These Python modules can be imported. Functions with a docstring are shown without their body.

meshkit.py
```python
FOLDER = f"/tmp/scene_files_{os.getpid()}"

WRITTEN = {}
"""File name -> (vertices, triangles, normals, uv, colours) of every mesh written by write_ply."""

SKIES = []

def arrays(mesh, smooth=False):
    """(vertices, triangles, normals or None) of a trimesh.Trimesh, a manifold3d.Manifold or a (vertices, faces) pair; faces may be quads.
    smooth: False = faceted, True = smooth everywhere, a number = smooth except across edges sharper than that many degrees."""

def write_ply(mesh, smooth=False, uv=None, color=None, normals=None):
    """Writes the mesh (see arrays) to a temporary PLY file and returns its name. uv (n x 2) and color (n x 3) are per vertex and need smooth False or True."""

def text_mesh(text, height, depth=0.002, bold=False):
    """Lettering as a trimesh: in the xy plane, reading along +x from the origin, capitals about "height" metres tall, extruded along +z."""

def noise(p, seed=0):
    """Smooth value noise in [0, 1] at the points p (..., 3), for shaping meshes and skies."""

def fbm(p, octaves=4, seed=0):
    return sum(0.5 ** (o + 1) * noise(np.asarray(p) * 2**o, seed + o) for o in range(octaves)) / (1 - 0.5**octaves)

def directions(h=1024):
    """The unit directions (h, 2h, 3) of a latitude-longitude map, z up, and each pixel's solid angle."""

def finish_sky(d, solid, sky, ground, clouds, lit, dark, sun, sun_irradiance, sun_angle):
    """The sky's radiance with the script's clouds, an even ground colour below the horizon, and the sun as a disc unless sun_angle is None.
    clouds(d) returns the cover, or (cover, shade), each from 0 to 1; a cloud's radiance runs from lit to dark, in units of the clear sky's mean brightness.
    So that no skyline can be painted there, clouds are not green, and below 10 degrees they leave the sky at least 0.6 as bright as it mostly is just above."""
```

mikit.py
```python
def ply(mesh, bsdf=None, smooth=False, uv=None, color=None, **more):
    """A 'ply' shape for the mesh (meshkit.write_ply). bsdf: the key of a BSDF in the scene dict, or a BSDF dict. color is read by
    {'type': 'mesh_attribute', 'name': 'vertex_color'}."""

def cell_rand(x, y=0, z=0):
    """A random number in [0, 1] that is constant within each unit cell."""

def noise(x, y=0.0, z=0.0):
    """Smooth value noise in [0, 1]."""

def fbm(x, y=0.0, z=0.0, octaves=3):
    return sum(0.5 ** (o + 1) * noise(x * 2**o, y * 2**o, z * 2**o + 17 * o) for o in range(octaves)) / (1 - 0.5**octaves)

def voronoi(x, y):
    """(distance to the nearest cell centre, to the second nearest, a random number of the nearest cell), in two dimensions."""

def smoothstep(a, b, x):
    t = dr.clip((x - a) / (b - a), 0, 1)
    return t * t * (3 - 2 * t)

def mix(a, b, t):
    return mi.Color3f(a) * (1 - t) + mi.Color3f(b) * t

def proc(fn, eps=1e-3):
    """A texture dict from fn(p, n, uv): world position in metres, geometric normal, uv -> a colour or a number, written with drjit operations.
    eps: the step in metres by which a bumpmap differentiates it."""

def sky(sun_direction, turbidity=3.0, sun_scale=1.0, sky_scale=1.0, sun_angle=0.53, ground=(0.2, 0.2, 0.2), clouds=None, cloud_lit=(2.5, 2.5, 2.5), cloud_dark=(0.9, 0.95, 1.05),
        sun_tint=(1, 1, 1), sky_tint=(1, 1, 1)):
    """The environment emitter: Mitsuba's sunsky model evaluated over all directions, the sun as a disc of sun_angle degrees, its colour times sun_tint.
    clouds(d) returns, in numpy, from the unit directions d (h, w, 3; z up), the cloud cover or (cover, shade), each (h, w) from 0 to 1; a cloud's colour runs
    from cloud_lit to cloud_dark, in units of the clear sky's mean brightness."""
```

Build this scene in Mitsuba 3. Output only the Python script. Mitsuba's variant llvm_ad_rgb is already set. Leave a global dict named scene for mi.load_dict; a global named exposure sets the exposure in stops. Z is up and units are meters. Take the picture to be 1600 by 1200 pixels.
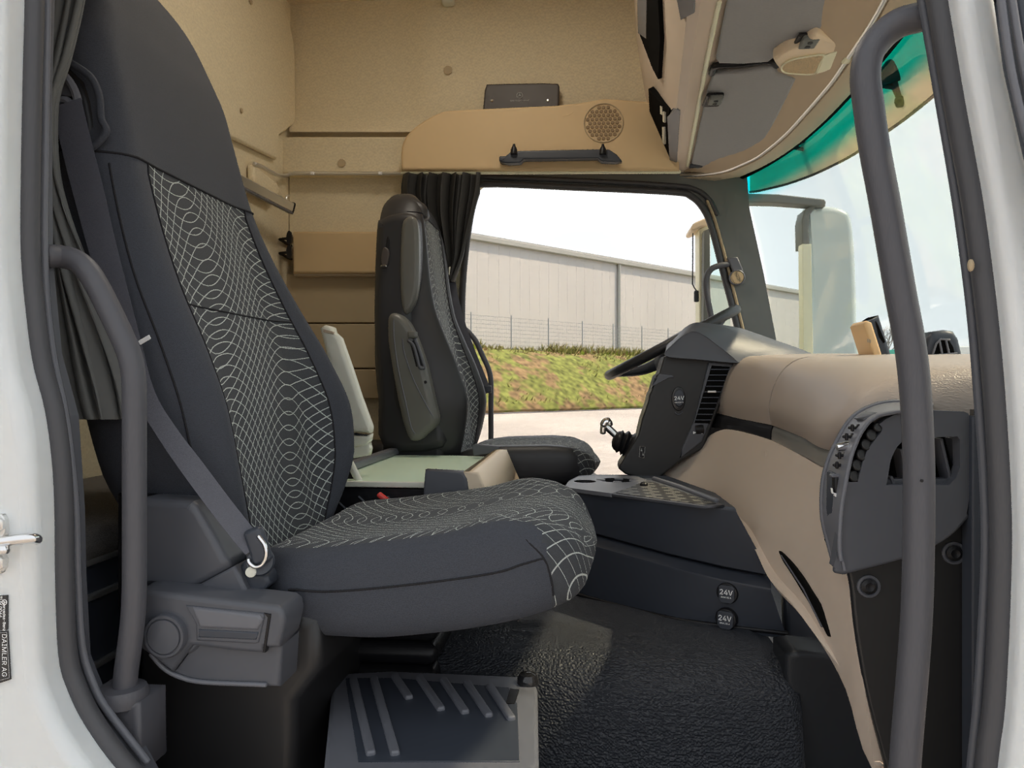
import math, random
import numpy as np, trimesh, shapely.geometry as sg
import drjit as dr
import mitsuba as mi
import mikit, meshkit
from scipy.interpolate import PchipInterpolator
from scipy.spatial import ConvexHull

# ------------------------------------------------------------------ camera, sky, sun, exposure
# x = forward of the truck, y = across the cab (away from the open passenger door), z = up; metres
FOC = 1150.0
TH = math.radians(6.0)
CAM = np.array([0.0, 0.0, 0.6])
RIGHT = np.array([math.cos(TH), math.sin(TH), 0.0]); FWD = np.array([-math.sin(TH), math.cos(TH), 0.0]); UP = np.array([0, 0, 1.0])
T = mi.ScalarTransform4f
scene, labels = {}, {}
scene['camera'] = {'type': 'perspective', 'fov': math.degrees(2 * math.atan(800 / FOC)), 'fov_axis': 'x', 'near_clip': 0.05, 'far_clip': 500.0,
                   'to_world': T().look_at(origin=CAM.tolist(), target=(CAM + FWD).tolist(), up=[0, 0, 1])}


def haze(d):
    n = meshkit.fbm(d * [3.0, 3.0, 6.0] + 5.0, octaves=3, seed=3)
    return 1.0 + 0 * n, 0.6 * n


scene['sky'] = mikit.sky((0.60, 0.06, 0.80), turbidity=4.0, sun_scale=0.85, sky_scale=1.0, sun_angle=1.2, ground=(0.38, 0.36, 0.33),
                         clouds=haze, cloud_lit=(2.9, 3.0, 3.1), cloud_dark=(2.45, 2.57, 2.68), sun_tint=(1.0, 0.96, 0.88))
exposure = 1.65


# ------------------------------------------------------------------ helpers
def ray(px, py):
    return RIGHT * ((px - 800) / FOC) + FWD - UP * ((py - 600) / FOC)


def at(px, py, Y):
    """the point of the plane y = Y seen at that place of the photograph"""
    d = ray(px, py)
    return CAM + d * (Y / d[1])


def at_x(px, py, X):
    d = ray(px, py)
    return CAM + d * (X / d[0])


def at_z(px, py, Z):
    d = ray(px, py)
    return CAM + d * ((Z - CAM[2]) / d[2])


def on_plane(px, py, p0, n):
    d = ray(px, py)
    return CAM + d * (np.dot(np.asarray(p0) - CAM, n) / np.dot(d, n))


def XZ(pts, Y):
    return np.array([at(a, b, Y)[[0, 2]] for a, b in pts])


def L3(pts):
    return np.array([at(*p) for p in pts])


def spline(pts, n=8, closed=False):
    """Catmull-Rom through the points"""
    p = np.asarray(pts, float)
    if closed:
        q = np.vstack([p[-1:], p, p[:2]])
    else:
        q = np.vstack([2 * p[:1] - p[1:2], p, 2 * p[-1:] - p[-2:-1]])
    out = []
    t = np.linspace(0, 1, n, endpoint=False)[:, None]
    for i in range(len(q) - 3):
        a, b, c, d = q[i:i + 4]
        out.append(0.5 * (2 * b + (c - a) * t + (2 * a - 5 * b + 4 * c - d) * t ** 2 + (3 * b - a - 3 * c + d) * t ** 3))
    r = np.vstack(out)
    return r if closed else np.vstack([r, p[-1:]])


def tm(v, f):
    return trimesh.Trimesh(np.asarray(v, float), np.asarray(f, int), process=False)


def cat(*ms):
    ms = [m for x in ms for m in (x if isinstance(x, (list, tuple)) else [x])]
    return trimesh.util.concatenate(ms)


def area2(p):
    return 0.5 * np.sum(p[:, 0] * np.roll(p[:, 1], -1) - np.roll(p[:, 0], -1) * p[:, 1])


def inset(p, d):
    e = np.roll(p, -1, 0) - p
    e /= np.linalg.norm(e, axis=1, keepdims=True) + 1e-12
    n = np.stack([-e[:, 1], e[:, 0]], 1)
    m = n + np.roll(n, 1, 0)
    m /= np.linalg.norm(m, axis=1, keepdims=True) + 1e-12
    c = np.clip(np.sum(m * n, 1, keepdims=True), 0.5, 1)
    return p + m / c * d


def slab2(poly, y0, y1, b=0.005, seg=3):
    """prism over a counter-clockwise 2D outline (u, v) from w = y0 to y1 with rounded rims; returns (u, v, w) vertices"""
    p = np.asarray(poly, float)
    if area2(p) < 0:
        p = p[::-1]
    b = min(b, abs(y1 - y0) * 0.49)
    rings = []
    for k in range(seg + 1):
        a = math.pi / 2 * k / seg
        rings.append((b * (1 - math.sin(a)), y0 + b * (1 - math.cos(a))))
    for k in range(seg, -1, -1):
        a = math.pi / 2 * k / seg
        rings.append((b * (1 - math.sin(a)), y1 - b * (1 - math.cos(a))))
    n, v = len(p), []
    for d, y in rings:
        q = inset(p, d) if d > 0 else p
        v.append(np.column_stack([q, np.full(n, y)]))
    V = np.vstack(v)
    i = np.arange(n); j = (i + 1) % n; F = []
    for r in range(len(rings) - 1):
        a, c = r * n, (r + 1) * n
        F += [np.stack([a + i, a + j, c + j], 1), np.stack([a + i, c + j, c + i], 1)]
    cap = inset(p, b) if b > 0 else p
    import mapbox_earcut as me
    tri = me.triangulate_float64(cap, np.array([n], np.uint32)).reshape(-1, 3).astype(int)
    s = np.sign(np.sum(np.cross(cap[tri[:, 1]] - cap[tri[:, 0]], cap[tri[:, 2]] - cap[tri[:, 0]])))
    if s < 0:
        tri = tri[:, ::-1]
    F += [tri[:, ::-1], tri + (len(rings) - 1) * n]
    return V, np.vstack(F)


def slab(poly, y0, y1, b=0.005, seg=3):
    """outline in (x, z), extruded along y"""
    V, F = slab2(poly, y0, y1, b, seg)
    return tm(V[:, [0, 2, 1]], F[:, ::-1])


def slab_x(poly_yz, x0, x1, b=0.005, seg=3):
    V, F = slab2(poly_yz, x0, x1, b, seg)
    return tm(V[:, [2, 0, 1]], F)


def slab_z(poly_xy, z0, z1, b=0.005, seg=3):
    V, F = slab2(poly_xy, z0, z1, b, seg)
    return tm(V, F)


def holed(outer, holes, y0, y1):
    """plate in (x, z) with holes, along y"""
    g = sg.Polygon(outer, [h for h in holes]).buffer(0)
    m = trimesh.creation.extrude_polygon(g, y1 - y0, engine='earcut')
    v = np.array(m.vertices)
    return tm(np.column_stack([v[:, 0], v[:, 2] + y0, v[:, 1]]), np.array(m.faces)[:, ::-1])


def frame_slab(poly, origin, u, v, depth, b=0.003, seg=2):
    """outline in the plane (origin; u, v), raised along u x v from -depth to 0"""
    u = np.asarray(u, float) / np.linalg.norm(u); v = np.asarray(v, float); v = v - u * np.dot(u, v); v /= np.linalg.norm(v)
    w = np.cross(u, v)
    V, F = slab2(poly, -depth, 0.0, b, seg)
    return tm(np.asarray(origin) + V[:, :1] * u + V[:, 1:2] * v + V[:, 2:] * w, F)


def grid_faces(m, n, wrap=False):
    i, j = np.meshgrid(np.arange(m - 1), np.arange(n if wrap else n - 1), indexing='ij')
    i, j = i.ravel(), j.ravel(); k = (j + 1) % n
    a, b, c, d = i * n + j, i * n + k, (i + 1) * n + k, (i + 1) * n + j
    return np.vstack([np.stack([a, b, c], 1), np.stack([a, c, d], 1)])


def sheet(G, th):
    """solid of thickness th behind a grid of points (m, n, 3); th > 0 goes against the grid normal"""
    G = np.asarray(G, float); m, n, _ = G.shape
    du, dv = np.gradient(G, axis=0), np.gradient(G, axis=1)
    N = np.cross(du, dv); N /= np.linalg.norm(N, axis=2, keepdims=True) + 1e-12
    B = G - N * th
    V = np.vstack([G.reshape(-1, 3), B.reshape(-1, 3)])
    f = grid_faces(m, n); o = m * n
    rim = np.concatenate([np.arange(n), np.arange(2, m) * n - 1, np.arange(m * n - 1, (m - 1) * n - 1, -1), np.arange(m - 2, 0, -1) * n])
    r2 = np.roll(rim, -1)
    F = np.vstack([f[:, ::-1], f + o, np.stack([rim, r2, r2 + o], 1), np.stack([rim, r2 + o, rim + o], 1)])
    t = tm(V, F)
    return t


def resample(cols, n):
    """smooth a list of control columns (k, c, 3) to n columns"""
    c = np.asarray(cols, float); k = len(c)
    d = np.linalg.norm(np.diff(c, axis=0), axis=2).mean(1)
    s = np.concatenate([[0], np.cumsum(d)]); s /= s[-1]
    return PchipInterpolator(s, c, axis=0)(np.linspace(0, 1, n))


def loft(rings, cap=True):
    R = np.asarray(rings, float); m, n, _ = R.shape
    V, F = R.reshape(-1, 3), grid_faces(m, n, True)
    if cap:
        V = np.vstack([V, R[0].mean(0), R[-1].mean(0)])
        i = np.arange(n); j = (i + 1) % n; o = (m - 1) * n
        F = np.vstack([F, np.stack([j, i, np.full(n, m * n)], 1), np.stack([o + i, o + j, np.full(n, m * n + 1)], 1)])
    return tm(V, F)


def tube(path, r, n=12, closed=False, caps=True):
    p = np.asarray(path, float)
    k = len(p)
    rr = np.broadcast_to(np.asarray(r, float), (k,)).copy()
    if closed:
        t = np.roll(p, -1, 0) - np.roll(p, 1, 0)
    else:
        t = np.gradient(p, axis=0)
    t /= np.linalg.norm(t, axis=1, keepdims=True) + 1e-12
    a = np.cross(t[0], [0, 0, 1.0] if abs(t[0][2]) < 0.9 else [1.0, 0, 0]); a /= np.linalg.norm(a)
    A = []
    for q in t:
        a = a - q * np.dot(a, q); a /= np.linalg.norm(a); A.append(a)
    A = np.array(A); B = np.cross(t, A)
    ang = np.arange(n) * 2 * np.pi / n
    ring = np.cos(ang)[None, :, None] * A[:, None] + np.sin(ang)[None, :, None] * B[:, None]
    R = p[:, None] + ring * rr[:, None, None]
    if closed:
        V = R.reshape(-1, 3)
        f = grid_faces(k, n, True)
        i = np.arange(n); j = (i + 1) % n; o = (k - 1) * n
        F = np.vstack([f, np.stack([o + i, o + j, j], 1), np.stack([o + i, j, i], 1)])
        return tm(V, F)
    if caps:
        pre, post = [], []
        for q in (0.95, 0.7, 0.35):
            pre.append(p[0] - t[0] * rr[0] * q * 0.6 + ring[0] * rr[0] * math.sqrt(1 - q * q))
            post.append(p[-1] + t[-1] * rr[-1] * q * 0.6 + ring[-1] * rr[-1] * math.sqrt(1 - q * q))
        R = np.concatenate([np.array(pre), R, np.array(post[::-1])])
    return loft(R)


def hull(pts):
    h = ConvexHull(np.asarray(pts))
    m = trimesh.Trimesh(np.asarray(pts), h.simplices, process=True)
    m.fix_normals()
    return m


_ico = trimesh.creation.icosphere(subdivisions=1).vertices


def rbox(c, s, r=0.006, R=None):
    """rounded box; R: rotation columns"""
    s = np.asarray(s, float) / 2; r = min(r, s.min() * 0.95)
    pts = np.vstack([np.array([sx, sy, sz]) * (s - r) + _ico * r for sx in (-1, 1) for sy in (-1, 1) for sz in (-1, 1)])
    m = hull(pts)
    v = np.array(m.vertices)
    if R is not None:
        v = v @ np.asarray(R).T
    return tm(v + np.asarray(c), m.faces)


def man(m):
    import manifold3d as m3
    m = trimesh.Trimesh(m.vertices, m.faces, process=False)
    m.merge_vertices(); m.fix_normals()
    return m3.Manifold(m3.Mesh(np.asarray(m.vertices, np.float32), np.asarray(m.faces, np.uint32)))


def unman(M):
    r = M.to_mesh()
    return tm(np.array(r.vert_properties)[:, :3], np.array(r.tri_verts))


def basis(z, x=(0, 0, 1)):
    z = np.asarray(z, float) / np.linalg.norm(z); x = np.asarray(x, float)
    if abs(np.dot(z, x)) > 0.98 * np.linalg.norm(x):
        x = np.array([1.0, 0, 0])
    x = x - z * np.dot(z, x); x /= np.linalg.norm(x)
    return np.stack([x, np.cross(z, x), z], 1)


def lathe(profile, c, axis, n=28, x=(0, 0, 1)):
    """profile: (radius, height) points along the axis, standing at c"""
    p = np.asarray(profile, float); B = basis(axis, x)
    ang = np.arange(n) * 2 * np.pi / n
    R = np.stack([p[:, 0, None] * np.cos(ang), p[:, 0, None] * np.sin(ang), np.broadcast_to(p[:, 1, None], (len(p), n))], 2)
    return tm(loft(R).vertices @ B.T + np.asarray(c), loft(R).faces)


def disc(c, axis, r, h, b=None, n=28):
    b = min(r, h) * 0.25 if b is None else b
    return lathe([(r, 0), (r, h - b), (r - 0.3 * b, h - 0.3 * b), (r - b, h)], c, axis, n)


def ribbon(path, wv, th=0.0015):
    p, w = np.asarray(path, float), np.asarray(wv, float)
    G = np.stack([p - w / 2, p, p + w / 2], 1)
    return sheet(G, th)


def text_on(s, height, origin, u, v, depth=0.0006, bold=False, center=True):
    m = meshkit.text_mesh(s, height, depth=1.0, bold=bold)
    V = np.array(m.vertices)
    V[:, 2] *= depth
    if center:
        V[:, 0] -= (V[:, 0].min() + V[:, 0].max()) / 2; V[:, 1] -= height / 2
    u = np.asarray(u, float) / np.linalg.norm(u); v = np.asarray(v, float); v = v - u * np.dot(u, v); v /= np.linalg.norm(v)
    w = np.cross(u, v)
    return tm(np.asarray(origin) + V[:, :1] * u + V[:, 1:2] * v + V[:, 2:] * w, m.faces)


def key_of(name, parent=None):
    k = f'{parent}__{name}' if parent else name
    taken = lambda q: q in scene or q in labels or any(x.startswith(q + '__') for x in scene)
    if not taken(k):
        return k
    i = 1
    while taken(f'{k}_{i:03d}'):
        i += 1
    return f'{k}_{i:03d}'


def obj(name, mesh, m, parent=None, smooth=35, label=None, kind=None, **kw):
    k = key_of(name, parent)
    scene[k] = mikit.ply(mesh, m, smooth=smooth, **kw)
    if label or kind:
        labels[k] = {}
        if label: labels[k]['label'] = label
        if kind: labels[k]['kind'] = kind
    return k


def thing(name, label, cat_, group=None):
    k = key_of(name)
    labels[k] = {'label': label, 'category': cat_}
    if group: labels[k]['group'] = group
    return k


def tag(k, label, cat_, group=None):
    labels[k] = {'label': label, 'category': cat_}
    if group: labels[k]['group'] = group
    return k


def struct(name, mesh, m, label, smooth=35, **kw):
    k = key_of(name)
    scene[k] = mikit.ply(mesh, m, smooth=smooth, **kw)
    labels[k] = {'label': label, 'kind': 'structure'}
    return k


# ------------------------------------------------------------------ materials
def srgb(r, g, b):
    c = np.array([r, g, b]) / 255.0
    return np.where(c <= 0.04045, c / 12.92, ((c + 0.055) / 1.055) ** 2.4).tolist()


def mat(name, rgb, rough=0.5, bump=None, bscale=0.0004, **kw):
    d = {'type': 'principled', 'base_color': rgb if isinstance(rgb, dict) else {'type': 'rgb', 'value': list(rgb)}, 'roughness': rough, **kw}
    if bump is not None:
        d = {'type': 'bumpmap', 'arbitrary': mikit.proc(bump, eps=4e-4), 'scale': bscale, 'bsdf': d}
    scene[name] = {'type': 'twosided', 'bsdf': d}


def grain(s):
    def f(p, n, uv):
        return mikit.noise(p.x * s, p.y * s, p.z * s)
    return f


def tone(base, s, amt, s2=None):
    b = np.asarray(base, float)

    def f(p, n, uv):
        k = mikit.fbm(p.x * s, p.y * s, p.z * s, 2) - 0.5
        return mi.Color3f(*b.tolist()) * (1 + 2 * amt * k)
    return mikit.proc(f)

mat('white_paint', (0.66, 0.695, 0.705), 0.18, clearcoat=0.6, clearcoat_gloss=0.95)
mat('seal_rubber', (0.058, 0.059, 0.066), 0.5)
mat('grip_grey', (0.076, 0.077, 0.089), 0.45, grain(900), 0.0004)
mat('grey_plastic', (0.078, 0.083, 0.098), 0.42, grain(1300), 0.00015)
mat('mid_plastic', (0.13, 0.135, 0.155), 0.38, grain(1300), 0.00012)
mat('cockpit_black', (0.017, 0.017, 0.018), 0.4, grain(1100), 0.0002)
mat('dark_plastic', (0.040, 0.047, 0.062), 0.40, grain(1100), 0.0002)
mat('void_black', (0.006, 0.006, 0.006), 0.9, specular=0.05)
mat('black_plastic', (0.012, 0.012, 0.014), 0.4, specular=0.3)
mat('cell_brown', srgb(140, 118, 90), 0.7)
mat('gloss_black', (0.02, 0.02, 0.022), 0.12)
mat('pillar_grey', (0.150, 0.160, 0.155), 0.55)
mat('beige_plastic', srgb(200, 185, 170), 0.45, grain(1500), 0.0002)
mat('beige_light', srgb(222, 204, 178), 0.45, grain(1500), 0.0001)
mat('taupe_leather', srgb(164, 152, 142), 0.42, grain(520), 0.0007)
mat('tan_panel', srgb(202, 176, 136), 0.6)
mat('tan_pad', srgb(176, 158, 128), 0.7)
mat('felt', tone(srgb(212, 200, 172), 160, 0.12), 0.95)
mat('felt_shade', tone(srgb(210, 196, 170), 160, 0.12), 0.95)
mat('visor_grey', tone(srgb(150, 152, 156), 300, 0.05), 0.8)
mat('header_taupe', srgb(182, 165, 142), 0.6)
mat('alu', (0.74, 0.74, 0.72), 0.28, metallic=0.85)
mat('chrome', (0.8, 0.8, 0.8), 0.08, metallic=1.0)
mat('carpet', tone((0.030, 0.034, 0.043), 900, 0.5), 0.5, grain(330), 0.0045)
mat('carpet_grey', tone((0.10, 0.095, 0.09), 700, 0.6), 0.95, grain(600), 0.0012)
mat('floor_rubber', (0.016, 0.018, 0.022), 0.45, grain(700), 0.0005)
mat('curtain_grey', (0.13, 0.134, 0.13), 0.7)
mat('curtain_black', (0.018, 0.018, 0.018), 0.55)
mat('belt', tone((0.085, 0.088, 0.108), 900, 0.2), 0.6)
mat('fabric', tone((0.044, 0.049, 0.062), 700, 0.22), 0.85, sheen=0.35)
mat('fabric_seam', (0.014, 0.014, 0.017), 0.9)
mat('leather_black', (0.026, 0.026, 0.029), 0.42, grain(700), 0.0003)
mat('armrest_grey', (0.125, 0.125, 0.115), 0.36)
mat('pale_plastic', srgb(214, 214, 200), 0.35)
mat('pale_green', srgb(205, 224, 202), 0.3)
mat('white_print', (0.75, 0.75, 0.75), 0.6)
mat('grey_print', (0.32, 0.32, 0.32), 0.6)
mat('red_plastic', srgb(215, 70, 65), 0.3)
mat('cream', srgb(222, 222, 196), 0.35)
mat('orange_beige', srgb(226, 190, 140), 0.4)
mat('sticker_black', (0.03, 0.03, 0.032), 0.4)
mat('concrete_edge', (0.42, 0.40, 0.38), 0.9)
mat('fence_wire', (0.28, 0.30, 0.32), 0.6)
mat('gutter', (0.34, 0.35, 0.34), 0.6)
mat('wood_bark', (0.20, 0.17, 0.15), 0.9)
mat('teal_paint', srgb(60, 185, 170), 0.5)
scene['lens'] = {'type': 'thindielectric', 'int_ior': 1.3, 'specular_transmittance': {'type': 'rgb', 'value': [0.86, 0.95, 0.93]}}


# patterned seat cloth: two families of woven light lines crossing as nets and rings; uv in metres
def weave_of(w0, w1):
    def weave(p, n, uv):
        a, b = uv.x, uv.y
        L, Q, A = 2 * math.pi / 0.50, 1 / 0.0245, 3.3
        s = a * L + 1.1 * dr.sin(b * 7.0 + 0.6) - 0.1
        ds = 7.7 * dr.cos(b * 7.0 + 0.6)
        A1 = A + 0.8 * dr.sin(b * 11.0)
        p1 = b * Q + A1 * dr.sin(s)
        c1 = A1 * dr.cos(s)
        g1 = dr.sqrt(dr.square(c1 * L) + dr.square(Q + c1 * ds + 8.8 * dr.cos(b * 11.0) * dr.sin(s)))
        t = s + 0.35
        p2 = b * Q - A * dr.sin(t) - a * 9.0
        c2 = A * dr.cos(t)
        g2 = dr.sqrt(dr.square(c2 * L + 9.0) + dr.square(Q - c2 * ds))
        d1 = dr.abs(p1 - dr.floor(p1) - 0.5) / g1
        d2 = dr.abs(p2 - dr.floor(p2) - 0.5) / g2
        d = dr.minimum(d1, d2)
        k = 1 - mikit.smoothstep(w0, w1, d)
        k = k * (0.75 + 0.25 * mikit.noise(a * 900.0, b * 900.0))
        base = mi.Color3f(0.046, 0.050, 0.057) * (0.85 + 0.3 * mikit.noise(a * 1400.0, b * 1400.0))
        return base * (1 - k) + mi.Color3f(0.47, 0.50, 0.48) * k
    return weave


mat('pattern_cloth', mikit.proc(weave_of(0.0006, 0.0012)), 0.85, sheen=0.3)
mat('pattern_cushion', mikit.proc(weave_of(0.00042, 0.00085)), 0.85, sheen=0.3)


def pavers(p, n, uv):
    c, s = 0.75, 0.66
    a, b = p.x * c + p.y * s, -p.x * s + p.y * c
    row = dr.floor(b / 0.12)
    t = a / 0.24 + 0.5 * (row - 2 * dr.floor(row / 2))
    k = mikit.cell_rand(dr.floor(t), row)
    big = mikit.fbm(p.x * 0.25, p.y * 0.25, 0.0, 3)
    edge = dr.minimum(dr.minimum(t - dr.floor(t), 1 - t + dr.floor(t)) * 0.24, dr.minimum(b / 0.12 - row, 1 - b / 0.12 + row) * 0.12)
    j = mikit.smoothstep(0.002, 0.006, edge)
    col = mikit.mix((0.33, 0.295, 0.27), (0.39, 0.36, 0.335), k) * (0.8 + 0.4 * big)
    return col * (0.72 + 0.28 * j)


mat('pavers', mikit.proc(pavers), 0.9)


def turf(p, n, uv):
    k = mikit.fbm(p.x * 0.9, p.y * 0.9, p.z * 0.9, 4)
    c = mikit.mix((0.17, 0.19, 0.05), (0.22, 0.15, 0.08), mikit.smoothstep(0.45, 0.62, k))
    return c * (0.45 + 1.1 * mikit.noise(p.x * 4, p.y * 4, p.z * 4))


mat('turf', mikit.proc(turf), 1.0)


def hallpaint(p, n, uv):
    k = mikit.fbm(p.x * 0.3, p.y * 0.3, p.z * 0.12, 3)
    return mi.Color3f(0.50, 0.495, 0.495) * (0.94 + 0.12 * k)


mat('hall_panel', mikit.proc(hallpaint), 0.6)


def screen_tint(p, n, uv):
    """laminated windscreen: pale green with the teal shade band moulded into its top edge (uv.y runs from the top edge down)"""
    k = 1 - mikit.smoothstep(0.07, 0.14, uv.y)
    return mikit.mix((0.90, 0.97, 0.945), (0.0, 0.80, 0.88), k)


scene['windscreen_glass'] = {'type': 'thindielectric', 'int_ior': 1.5, 'specular_transmittance': mikit.proc(screen_tint)}

# ------------------------------------------------------------------ outdoors: yard, bank, fence, hall
GZ = -1.1
DV = np.array([0.673, 0.739, 0.0]); DV /= np.linalg.norm(DV)          # the fence and the hall run this way
NV = np.array([-DV[1], DV[0], 0.0])                                    # away from the cab
B0 = at_z(770, 647, GZ)


def yard(s, k, z):
    """s metres along the fence, k metres beyond the kerb"""
    return B0 + DV * s + NV * k + np.array([0, 0, z - GZ])


def yard_px(px, py, k):
    return on_plane(px, py, yard(0, k, 0), NV)


def s_of(p):
    return float(np.dot(p - B0, DV))


struct('ground', slab_z([(-120, -60), (160, -60), (160, 220), (-120, 220)], GZ - 0.3, GZ, 0), 'pavers', 'pale pinkish block-paved yard outside the open far door', smooth=False)
S = np.linspace(-60, 130, 190); K = np.linspace(0, 5.5, 14)
ztop = yard_px(735, 553, 5.0)[2]
prof = lambda k: GZ + (ztop - GZ) * (1 - (1 - np.clip(k / 4.8, 0, 1)) ** 1.5)
G = np.zeros((len(S), len(K) + 2, 3))
for i, s in enumerate(S):
    for j, k in enumerate(list(K) + [9, 16]):
        z = prof(k) + (0.28 * (meshkit.fbm(np.array([s * 0.5, k * 0.9, 3.0])) - 0.5) if 0 < j else -0.05)
        G[i, j] = yard(s, k, z)
bank = struct('bank', sheet(G[:, ::-1], 0.4), 'turf', 'sloping overgrown bank of grass and weeds between yard and fence', smooth=True)
obj('kerb', cat([rbox(yard(s, -0.08, GZ + 0.05), (0.14, 0.98, 0.16), 0.02, np.stack([NV, DV, UP], 1)) for s in np.arange(-25, 60, 1.0)]), 'concrete_edge', bank, smooth=False, kind='stuff')

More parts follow.
